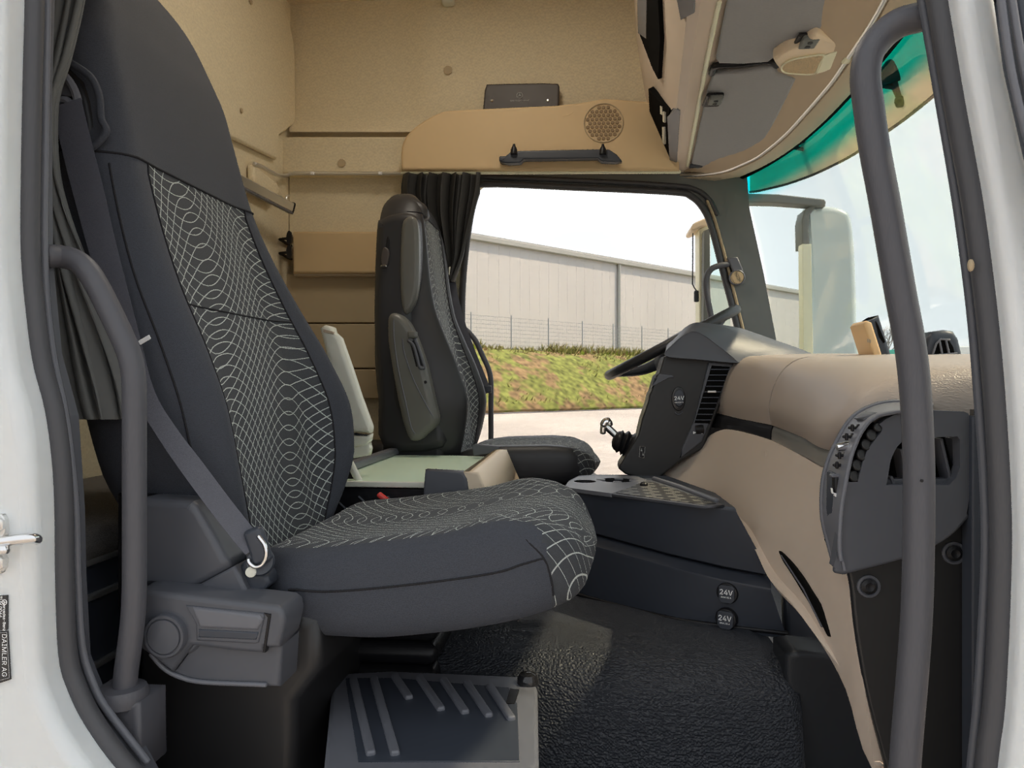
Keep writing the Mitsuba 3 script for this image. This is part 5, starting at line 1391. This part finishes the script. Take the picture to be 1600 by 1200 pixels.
for q in ([(1037, 163), (1040, 165), (1040, 178), (1037, 176)], [(1041, 172), (1044, 174), (1044, 190), (1041, 188)], [(1040, 196), (1043, 197), (1043, 224), (1040, 220)], [(1026, 148), (1029, 152), (1029, 162), (1026, 158)], [(1031, 158), (1034, 162), (1034, 172), (1031, 168)], [(1029, 168), (1032, 176), (1034, 200), (1031, 196)]):
    patch(q, 'pale_plastic', 'key', sp_, 0.013, 0.012, None, 0.0008)
patch([(1049, 167), (1058, 169), (1063, 172), (1060, 215), (1057, 264), (1047, 263)], 'mid_plastic', 'panel_bezel', oc, 0.003, 0.02, 'grey satin bezel beside the switch panel')
hl = [face(a, b)[0] + face(a, b)[1] * 0.002 for a, b in ((1123, 2), (1105, 90), (1090, 170), (1074, 258))]
obj('edge_bead', tube(spline(hl, 6), 0.006, 8), 'cream', oc, label='pale bead along the front edge of the console')

# ------------------------------------------------------------------ header, rail and windscreen
gy = [2.96, 2.80, 2.60, 2.40, 2.15, 1.94, 1.70, 1.50, 1.25, 1.05, 0.93]
gt = np.array([(0.585, 1.42), (0.635, 1.415), (0.675, 1.41), (0.694, 1.403), (0.702, 1.397), (0.702, 1.395), (0.694, 1.394), (0.675, 1.382), (0.63, 1.385), (0.565, 1.38), (0.50, 1.39)])
gb = np.array([(0.715, 0.62), (0.80, 0.60), (0.86, 0.59), (0.895, 0.585), (0.915, 0.58), (0.92, 0.58), (0.912, 0.58), (0.89, 0.585), (0.83, 0.59), (0.74, 0.60), (0.64, 0.62)])
cols = []
for y, t_, b_ in zip(gy, gt, gb):
    c = np.array([[t_[0] * (1 - k) + b_[0] * k + 0.035 * math.sin(math.pi * k), y, t_[1] * (1 - k) + b_[1] * k] for k in np.linspace(0, 1, 12)])
    cols.append(c)
g = resample(cols, 60)
uvg = np.stack([np.broadcast_to(np.arange(60)[:, None] / 60.0, (60, 12)), np.concatenate([np.zeros((60, 1)), np.cumsum(np.linalg.norm(np.diff(g, axis=1), axis=2), axis=1)], 1)], 2)
wk = struct('window_1', tm(g.reshape(-1, 3), grid_faces(60, 12)), 'windscreen_glass', 'curved windscreen with a teal shade band along its top', smooth=True, uv=uvg.reshape(-1, 2))
# header trim between the visors and the glass, with the curtain rail in it
gtop = g[:, 0]
inner = np.array([at(*p) for p in ((1066, 270, 2.93), (1100, 268, 2.86), (1150, 257, 2.70), (1192, 236, 2.55), (1246, 188, 2.25), (1298, 128, 1.96), (1330, 82, 1.78), (1378, 8, 1.55))])
inner = np.vstack([inner, [(0.55, 1.3, 1.372), (0.48, 1.08, 1.39), (0.42, 0.94, 1.40)]])
rl = resample(inner[:, None, :], 60)[:, 0]
hd_ = obj('header_trim', sheet(np.stack([np.stack([a, a * .5 + b * .5 + [0, 0, -.012], b + [-.004, 0, .004]]) for a, b in zip(rl, np.stack([np.interp(rl[:, 1], gtop[::-1, 1], gtop[::-1, k]) for k in range(3)], 1))]), 0.02), 'header_taupe', wk, smooth=60, label='taupe header trim above the windscreen')
obj('header_gasket', tube(np.stack([np.interp(np.linspace(2.93, 1.0, 50), gtop[::-1, 1], gtop[::-1, k]) for k in range(3)], 1) + [-.008, 0, -.014], 0.012, 8), 'void_black', wk, label='black gasket along the top of the glass')
# ceiling strip from the console over the visors to the rail
hin = lambda Y: np.array([0.385 + off_(Y), Y, 1.452])
obj('visor_lining', sheet(np.stack([np.stack([hin(y) + [-.02, 0, .02], hin(y) * .5 + np.array([np.interp(y, rl[::-1, 1], rl[::-1, 0]), y, np.interp(y, rl[::-1, 1], rl[::-1, 2])]) * .5 + [0, 0, .014], np.array([np.interp(y, rl[::-1, 1], rl[::-1, 0]), y, np.interp(y, rl[::-1, 1], rl[::-1, 2])]) + [0, 0, .004]]) for y in np.linspace(2.94, 0.96, 40)]), 0.02), 'header_taupe', wk, smooth=60, label='taupe lining behind the sun visors')
rail2 = thing('windscreen_rail', 'bright curved curtain rail along the top of the windscreen', 'curtain rail')
obj('track', cat(tube(rl + [-.006, 0, -.010], 0.0075, 8), tube(rl + [.012, 0, -.009], 0.0055, 8)), 'alu', rail2)
obj('rail_joint', rbox(at(1326, 86, 1.79) + [0.004, 0, -.008], (0.035, 0.03, 0.016), 0.005), 'cream', rail2, label='small pale joint piece on the rail')
# sun visors
def visor(px, Yz, label):
    pts = np.array([at_z(a, b, z) for a, b, z in px])
    c_ = pts.mean(0); n_ = np.linalg.svd(pts - c_)[2][2]; n_ = n_ if n_[2] < 0 else -n_
    u_ = np.array([0, 1.0, 0]); u_ = u_ - n_ * np.dot(u_, n_); u_ /= np.linalg.norm(u_); v_ = np.cross(n_, u_)
    q_ = np.stack([(pts - c_) @ u_, (pts - c_) @ v_], 1)
    t_ = thing('sun_visor', label, 'sun visor', 'sun visors at the windscreen')
    obj('board', frame_slab(q_, c_ + n_ * 0.008, u_, v_, 0.016, 0.006, 3), 'visor_grey', t_)
    return t_
ZH, ZO = 1.428, 1.388
v2 = visor([(1080, 257, ZH), (1095, 263.5, ZH - .006), (1130, 261, ZH - .016), (1167, 248, ZO), (1185, 235, ZO), (1216, 178, ZO), (1244, 121, ZO), (1216, 112, ZO + .012), (1207, 102, ZO + .012), (1160, 108, ZO + .028), (1115, 112, ZH), (1105, 140, ZH)], None, 'grey cloth sun visor on the far driver side, lower in the photo')
v1 = visor([(1119, 86, ZH), (1124, 94, ZH - .003), (1162, 96, ZH - .016), (1201, 94, ZO + .012), (1214, 85, ZO + .010), (1246, 72, ZO), (1278, 50, ZO), (1296, 24, ZO), (1318, -8, ZO), (1345, -55, ZO), (1400, -160, ZO), (1190, -190, ZH), (1150, -80, ZH), (1136, 0, ZH)], None, 'grey cloth sun visor nearest the open passenger door, at the top edge')
for t_, (a, b), z_ in ((v2, (1118, 152), 1.415), (v1, (1264, 60), 1.385)):
    c = at_z(a, b, z_ - 0.006)
    ck_ = obj('clip_recess', rbox(c + [-.004, 0.02, 0], (0.048, 0.085, 0.010), 0.004), 'black_plastic', t_)
    obj('clip', rbox(c + [0, 0.0, -0.008], (0.038, 0.048, 0.014), 0.005), 'pillar_grey', t_, label='grey visor clip with two dark holes')
    for s_ in (-1, 1):
        obj('clip_hole', disc(c + [0, 0.010 * s_, -0.0145], (0, 0, -1), 0.006, 0.002), 'black_plastic', ck_)
obj('hinge_clip', rbox(at_z(1088, 259, 1.418), (0.05, 0.03, 0.01), 0.003), 'dark_plastic', v2)
gap = spline([at_z(1112, 118, 1.42), at_z(1120, 106, 1.418), at_z(1160, 103, 1.41), at_z(1200, 98, 1.40), at_z(1214, 106, 1.395)], 6)
obj('edge_roll', tube(gap + [0, 0, 0.006], 0.009, 8), 'black_plastic', v2)
# lamp console between the visors
lc = thing('map_lamp', 'beige lamp pod with a half-round perforated grille between the two sun visors', 'lamp')
ZL_ = 1.378
o_ = [(1208, 96), (1212, 91), (1228, 80), (1246, 73), (1262, 62), (1277, 54), (1296, 63), (1316, 71), (1331, 82), (1318, 96), (1290, 114), (1262, 117), (1232, 117), (1218, 110)]
q_ = np.array([at_z(a, b, ZL_ - 0.012)[:2] for a, b in spline(o_, 3, closed=True)])
obj('pod', slab_z(q_, ZL_ - 0.012, ZL_ + 0.02, 0.010, 4), 'beige_light', lc)
gq = [(1221, 108), (1224, 101), (1236, 94), (1258, 89), (1287, 86), (1280, 101), (1272, 115), (1240, 115), (1226, 113)]
gr_ = np.array([at_z(a, b, ZL_ - .013)[:2] for a, b in gq])
def perf(p, n, uv):
    s = 340.0
    d_ = dr.square(p.x * s - dr.floor(p.x * s) - 0.5) + dr.square(p.y * s - dr.floor(p.y * s) - 0.5)
    return mikit.mix((0.10, 0.085, 0.06), srgb(205, 180, 140), mikit.smoothstep(0.05, 0.12, d_))
mat('perforated', mikit.proc(perf), 0.6)
obj('grille', slab_z(gr_, ZL_ - .0145, ZL_ - .006, 0.001), 'perforated', lc, label='perforated half-round grille')
obj('grille_rim', tube(np.array([at_z(a, b, ZL_ - .0145) for a, b in spline(gq, 3, closed=True)]), 0.0022, 6, closed=True), 'cream', lc)
obj('lens_cover', slab_z([at_z(a, b, ZL_ - .013)[:2] for a, b in ((1289, 86), (1318, 76), (1326, 84), (1296, 108), (1276, 115))], ZL_ - .0145, ZL_ - .006, 0.001), 'cream', lc, label='pale lens of the lamp pod')

# exterior sun shield with its two brackets
scene['smoked'] = {'type': 'twosided', 'bsdf': {'type': 'principled', 'base_color': {'type': 'rgb', 'value': [0.34, 0.31, 0.26]}, 'roughness': 0.35}}
scene['smoked_sheet'] = {'type': 'principledthin', 'base_color': {'type': 'rgb', 'value': srgb(222, 213, 198)}, 'roughness': 0.4, 'diff_trans': 1.3}
es = thing('exterior_sun_shield', 'smoked curved sun shield outside, above the windscreen', 'sun shield')
low = L3([(1172, 300, 3.02), (1192, 297, 2.93), (1232, 287, 2.82), (1282, 268, 2.66), (1345, 234, 2.4), (1400, 196, 2.12), (1462, 147, 1.84), (1530, 80, 1.55)])
low = np.vstack([low, low[-1] + [-.02, -.3, 0.0], low[-1] + [-.12, -.6, 0.02]])
lw = resample(low[:, None, :], 50)[:, 0]
G = np.stack([np.stack([np.array([max(p[0] - 0.07 * k, min(p[0], 0.72)), p[1], p[2] + (1.62 - p[2]) * k]) for k in np.linspace(0, 1, 8)]) for p in lw])
obj('blade', sheet(G, 0.004), 'smoked_sheet', es, smooth=60)
obj('lower_rim', tube(lw, 0.0045, 8), 'seal_rubber', es)
for (a, b, c, d_, e_, f_, Y) in ((1248, 196, 1262, 226, 1298, 236, 2.72), (1390, 100, 1397, 130, 1409, 158, 2.05)):
    p0, p1, p2 = at(a, b, Y - .02), at(c, d_, Y), at(e_, f_, Y)
    bk_ = obj('bracket', cat(tube(spline([p0, p1, p2], 6), 0.010, 8), tube(spline([at(a - 22, b + 32, Y), at(c + 6, d_ + 9, Y), p2], 6), 0.007, 8)), 'black_plastic', es, label='black bracket of the sun shield')
    obj('bracket_plate', hull(np.vstack([p0 + _ico * .012, at(a - 22, b + 30, Y) + _ico * .012, at(a + 14, b + 22, Y - .02) + _ico * .008])), 'black_plastic', es)
    obj('knob', lathe([(0.014, -0.012), (0.016, 0), (0.014, 0.012)], p2, (0.6, -0.8, 0), 16), 'black_plastic', es)

# ------------------------------------------------------------------ grab handles
def handle(label, pts, r, m_='grip_grey', n=14, feet=()):
    t_ = thing('grab_handle', label, 'grab handle', 'grab handles at the door openings')
    p = spline(L3(pts), 6)
    obj('bar', tube(p, r, n), m_, t_)
    return t_
h1 = handle('thick dark grey grab handle at the right, on the front pillar before the dashboard', [(1452, 22, 0.925), (1436, 27, 0.93), (1405, 36, 0.935), (1378, 56, 0.94), (1358, 84, 0.94), (1352, 120, 0.94), (1357, 165, 0.94), (1366, 230, 0.94), (1381, 310, 0.94), (1395, 390, 0.94), (1408, 465, 0.94), (1422, 540, 0.94), (1430, 610, 0.94), (1434, 680, 0.94), (1436, 760, 0.94), (1435, 860, 0.94), (1432, 960, 0.94), (1425, 1060, 0.94), (1415, 1180, 0.94), (1408, 1300, 0.94), (1414, 1345, 0.93)], 0.0175)
obj('blemish', disc(at(1440, 751, 0.922), (0, -1, 0), 0.0018, 0.0012), 'black_plastic', h1)
h2 = handle('grey grab handle at the left, on the rear pillar beside the passenger seat', [(74, 400, 0.93), (95, 401, 0.945), (118, 407, 0.95), (136, 422, 0.95), (152, 447, 0.95), (170, 482, 0.95), (190, 524, 0.95), (203, 556, 0.95), (209, 590, 0.95), (210, 640, 0.95), (210, 760, 0.95), (210, 900, 0.95), (208, 960, 0.95), (203, 1005, 0.95), (197, 1050, 0.95), (194, 1085, 0.95)], 0.0158)
obj('socket', lathe([(0.032, 0), (0.034, 0.012), (0.030, 0.022), (0.020, 0.024)], at(192, 1098, 0.95), (0, 0, 1), 24), 'grip_grey', h2, label='grey foot of the handle')
obj('foot_plate', slab(XZ([(150, 1075), (165, 1068), (178, 1088), (230, 1090), (232, 1200), (150, 1200)], 0.95), 0.93, 1.0, 0.008), 'grip_grey', h2)
h3 = handle('slim dark grab handle at the far door, between driver seat and opening', [(724, 512, 2.93), (733, 520, 2.92), (744, 534, 2.915), (754, 556, 2.91), (763, 576, 2.91), (767, 596, 2.91), (767, 640, 2.91), (767, 690, 2.91), (765, 740, 2.91), (760, 780, 2.92)], 0.0105, 'grip_grey', 10)
h4 = handle('slim grab handle on the far A-pillar, seen above the steering wheel', [(1137, 413, 2.90), (1124, 415, 2.89), (1112, 420, 2.885), (1105, 430, 2.885), (1103, 445, 2.885), (1106, 470, 2.885), (1112, 500, 2.885), (1120, 540, 2.885), (1128, 590, 2.89)], 0.0115, 'grip_grey', 10)
# tweeter on the far A-pillar
tw = thing('pillar_tweeter', 'small round grey tweeter on the far A-pillar', 'speaker')
obj('bracket', slab(XZ([(1136, 403), (1152, 402), (1160, 420), (1162, 430), (1146, 428)], 2.90), 2.89, 2.95, 0.006), 'mid_plastic', tw)
c = at(1153, 433, 2.885)
obj('housing', lathe([(0.027, 0), (0.030, 0.01), (0.030, 0.03), (0.027, 0.034), (0.025, 0.031)], c + [0, .03, 0], (-.1, -1, -.05), 28), 'mid_plastic', tw)
obj('grille', lathe([(0.0245, 0), (0.0245, 0.0325), (0.02, .034)], c + [0, .03, 0], (-.1, -1, -.05), 24), 'perforated', tw)
# mirror camera and arm outside
mi_ = thing('exterior_mirror', 'tall pale exterior mirror housing outside the windscreen on the driver side', 'mirror')
MY = 3.20
hs = spline([(1262, 330), (1275, 322), (1300, 321), (1322, 327), (1332, 340), (1337, 380), (1340, 440), (1341, 500), (1340, 590), (1263, 600), (1262, 450)], 4, closed=True)
mat('mirror_white', (0.56, 0.64, 0.64), 0.25)
obj('housing', slab(XZ(hs, MY), MY, MY + 0.12, 0.03, 5), 'mirror_white', mi_)
obj('frame', slab(XZ([(1254, 386), (1253, 345), (1257, 328), (1268, 320), (1275, 323), (1266, 335), (1264, 360), (1266, 386)], MY - .01), MY - 0.01, MY + 0.10, 0.006), 'pillar_grey', mi_, label='dark frame edge of the mirror')
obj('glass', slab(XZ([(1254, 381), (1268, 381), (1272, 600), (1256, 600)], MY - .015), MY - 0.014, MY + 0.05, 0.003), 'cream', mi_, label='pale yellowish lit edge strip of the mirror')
obj('arm', slab(XZ([(1170, 302), (1215, 303), (1288, 311), (1291, 315), (1290, 322), (1270, 321), (1215, 317), (1168, 316)], MY - .03), MY - 0.03, MY + 0.04, 0.006), 'pillar_grey', mi_, label='grey mirror arm')

# opened far door, edge-on beyond the opening
fd = thing('cab_door', 'driver door standing open, seen edge-on beyond the far A-pillar', 'door')
dx0 = at(1108, 400, 3.15)[0]
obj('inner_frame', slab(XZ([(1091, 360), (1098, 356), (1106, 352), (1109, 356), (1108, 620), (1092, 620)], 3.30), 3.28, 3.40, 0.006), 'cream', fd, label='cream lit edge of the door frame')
obj('frame_post', slab(XZ([(1099, 362), (1108, 358), (1110, 620), (1097, 620)], 3.24), 3.22, 3.30, 0.004), 'pillar_grey', fd)
obj('glass', slab(XZ([(1110, 366), (1124, 372), (1140, 500), (1150, 620), (1110, 620)], 3.20), 3.19, 3.197, 0.0), 'lens', fd, smooth=False, label='greenish window glass of the open door')
obj('top_cap', slab(XZ(spline([(1077, 362), (1080, 354), (1092, 348), (1106, 343), (1110, 350), (1094, 358), (1082, 364)], 2, closed=True), 3.30), 3.24, 3.42, 0.008), 'beige_light', fd, label='beige cap on top of the door frame')
obj('rod', tube(L3([(1082.5, 364, 3.32), (1082.5, 400, 3.32), (1082, 444, 3.32), (1085, 450, 3.32), (1089, 455, 3.32)]), 0.0028, 6), 'dark_plastic', fd)
obj('rod_end', rbox(at(1088, 463, 3.30), (0.02, 0.02, 0.05), 0.005), 'dark_plastic', fd)

# ------------------------------------------------------------------ pillar hardware
sk_ = thing('door_striker', 'chrome door striker bolt with screws on the white rear pillar', 'door latch')
yb_ = 0.832
obj('bolt', cat(tube(spline(L3([(-40, 852, yb_ - .012), (0, 847, yb_ - .015), (30, 843, yb_ - .012), (52, 841, yb_ - .004), (58, 843, yb_ + .004)]), 5), 0.0062, 10), tube(spline(L3([(-40, 862, yb_ - .02), (10, 859, yb_ - .02)]), 5), 0.0058, 10)), 'chrome', sk_)
obj('plate', slab(XZ([(-30, 800), (6, 803), (11, 812), (12, 830), (8, 842), (-30, 842)], yb_), yb_ - .004, yb_ + .006, 0.002), 'alu', sk_)
obj('plate', slab(XZ([(-30, 862), (6, 864), (11, 874), (10, 886), (4, 895), (-30, 897)], yb_), yb_ - .004, yb_ + .006, 0.002), 'alu', sk_)
for b in (819, 879):
    obj('screw', lathe([(0.010, 0), (0.010, .004), (.006, .005), (.004, .003)], at(-2, b, yb_ - .004), (0, -1, 0), 6), 'alu', sk_)
sr = thing('type_plate', 'black type label with white lettering at the lower left edge of the white pillar', 'label')
ys_ = 0.833
def plate_(px, name):
    return obj(name, slab(XZ(px, ys_), ys_ - .0012, ys_ + .002, 0.0), 'sticker_black', sr, smooth=False)
plate_([(-60, 935), (11.5, 930), (11.5, 984), (-60, 990)], 'upper_field')
plate_([(-60, 992), (11.5, 986), (16, 1062), (-60, 1085)], 'lower_field')
dn_ = np.array([0, 0, -1.0]); rt_ = np.array([1.0, 0, 0])
obj('border', tube(L3([(-60, 1079, ys_ - .002), (14.5, 1059, ys_ - .002), (10.5, 988, ys_ - .002), (-60, 994, ys_ - .002)]), 0.0005, 4), 'grey_print', sr)
up_ = lambda a, b: at(a, b, ys_ - .0014)
obj('lettering', cat(text_on('Mercedes-Benz', 0.0034, up_(7, 963), dn_, rt_, .0004, bold=True), text_on('TÜV 0044', 0.004, up_(1, 948), dn_, rt_, .0004, bold=True), text_on('DAIMLER AG', 0.0062, up_(7, 1024), dn_, rt_, .0004)), 'white_print', sr, smooth=False)
lc_ = up_(7, 941)
obj('emblem', cat(tube(lc_ + np.array([[math.cos(a) * .003, 0, math.sin(a) * .003] for a in np.linspace(0, 2 * np.pi, 20, endpoint=False)]), 0.0005, 5, closed=True), *[tube([lc_, lc_ + [.0029 * math.cos(a), 0, .0029 * math.sin(a)]], 0.0005, 4) for a in (0.0, 2.094, -2.094)]), 'white_print', sr, smooth=False)
lt = thing('seal_stud', 'tiny tan stud on the front door seal', 'stud')
obj('cap', tm(lathe([(0.0055, 0), (0.005, .003), (.002, .005)], (0, 0, 0), (0, -1, 0), 14).vertices * [0.6, 1, 1.3] + at(1516, 415, 0.872), lathe([(0.0055, 0), (0.005, .003), (.002, .005)], (0, 0, 0), (0, -1, 0), 14).faces), 'tan_pad', lt)

# ------------------------------------------------------------------ things far beyond the windscreen
tr = thing('bare_tree', 'bare tree far beyond the windscreen, right of the toll device', 'tree')
r = random.Random(4)
tb = at_z(1388, 618, GZ) if False else at(1388, 560, 70.0)
segs = []
def grow(p, d, L, rad, n):
    q_ = p + d * L
    segs.append(tube([p, (p + q_) / 2 + np.array([r.uniform(-.05, .05) * L for _ in range(3)]), q_], [rad, rad * .85, rad * .7], 5, caps=False))
    if n:
        for _ in range(3):
            e_ = d + np.array([r.uniform(-.7, .7), r.uniform(-.7, .7), r.uniform(-.1, .5)]); e_ /= np.linalg.norm(e_)
            grow(q_, e_, L * r.uniform(.6, .8), rad * .6, n - 1)
t0_ = np.array([tb[0], tb[1], GZ])
grow(t0_, np.array([0, 0, 1.0]), 2.6, 0.14, 4)
obj('branches', cat(segs), 'wood_bark', tr)
tq = thing('white_trailer', 'pale white semi-trailer parked in the distance, seen through the windscreen', 'trailer')
tc = at(1500, 640, 42.0)
a0, a1 = at(1452, 600, 42.0), at(1640, 600, 42.0)
obj('box', rbox(((a0[0] + a1[0]) / 2, 43.4, GZ + 2.4), (a1[0] - a0[0], 2.5, 2.7), 0.08), 'white_paint', tq)
obj('chassis', rbox(((a0[0] + a1[0]) / 2, 43.4, GZ + 0.85), (a1[0] - a0[0], 2.0, 0.3), 0.05), 'dark_plastic', tq)
for k in range(3):
    obj('wheel', lathe([(0.48, -0.15), (0.5, -.1), (0.5, .1), (0.48, .15)], (a0[0] + 1.2 + 1.3 * k, 42.5, GZ + 0.5), (0, -1, 0), 20), 'black_plastic', tq)
tg = thing('teal_container', 'teal roofed container in the distance beside the toll device', 'container')
b0_ = at(1398, 552, 60.0); b1_ = at(1520, 552, 60.0)
obj('box', rbox(((b0_[0] + b1_[0]) / 2, 61.5, GZ + 2.3), (b1_[0] - b0_[0], 3, 4.2), 0.05), 'teal_paint', tg)
for k in range(8):
    obj('rib', rbox((b0_[0] + (k + .5) * (b1_[0] - b0_[0]) / 8, 59.98, GZ + 2.3), (0.1, 0.08, 4.0), 0.02), 'teal_paint', tg)

# ------------------------------------------------------------------ roof lamp
dl = thing('dome_lamp', 'warm dome lamp in the roof lining above the bunk', 'lamp')
scene['lamp_body'] = {'type': 'twosided', 'bsdf': {'type': 'diffuse', 'reflectance': {'type': 'rgb', 'value': [0.7, 0.7, 0.68]}}}
for x_, y_ in ((-0.35, 1.95),):
    obj('housing', rbox((x_, y_, 2.17), (0.30, 0.50, 0.03), 0.01), 'lamp_body', dl)
    scene[key_of('diffuser', dl)] = mikit.ply(rbox((x_, y_, 2.150), (0.24, 0.42, 0.02), 0.006), 'lamp_body', smooth=False, emitter={'type': 'area', 'radiance': {'type': 'rgb', 'value': [6.4, 5.8, 4.9]}})
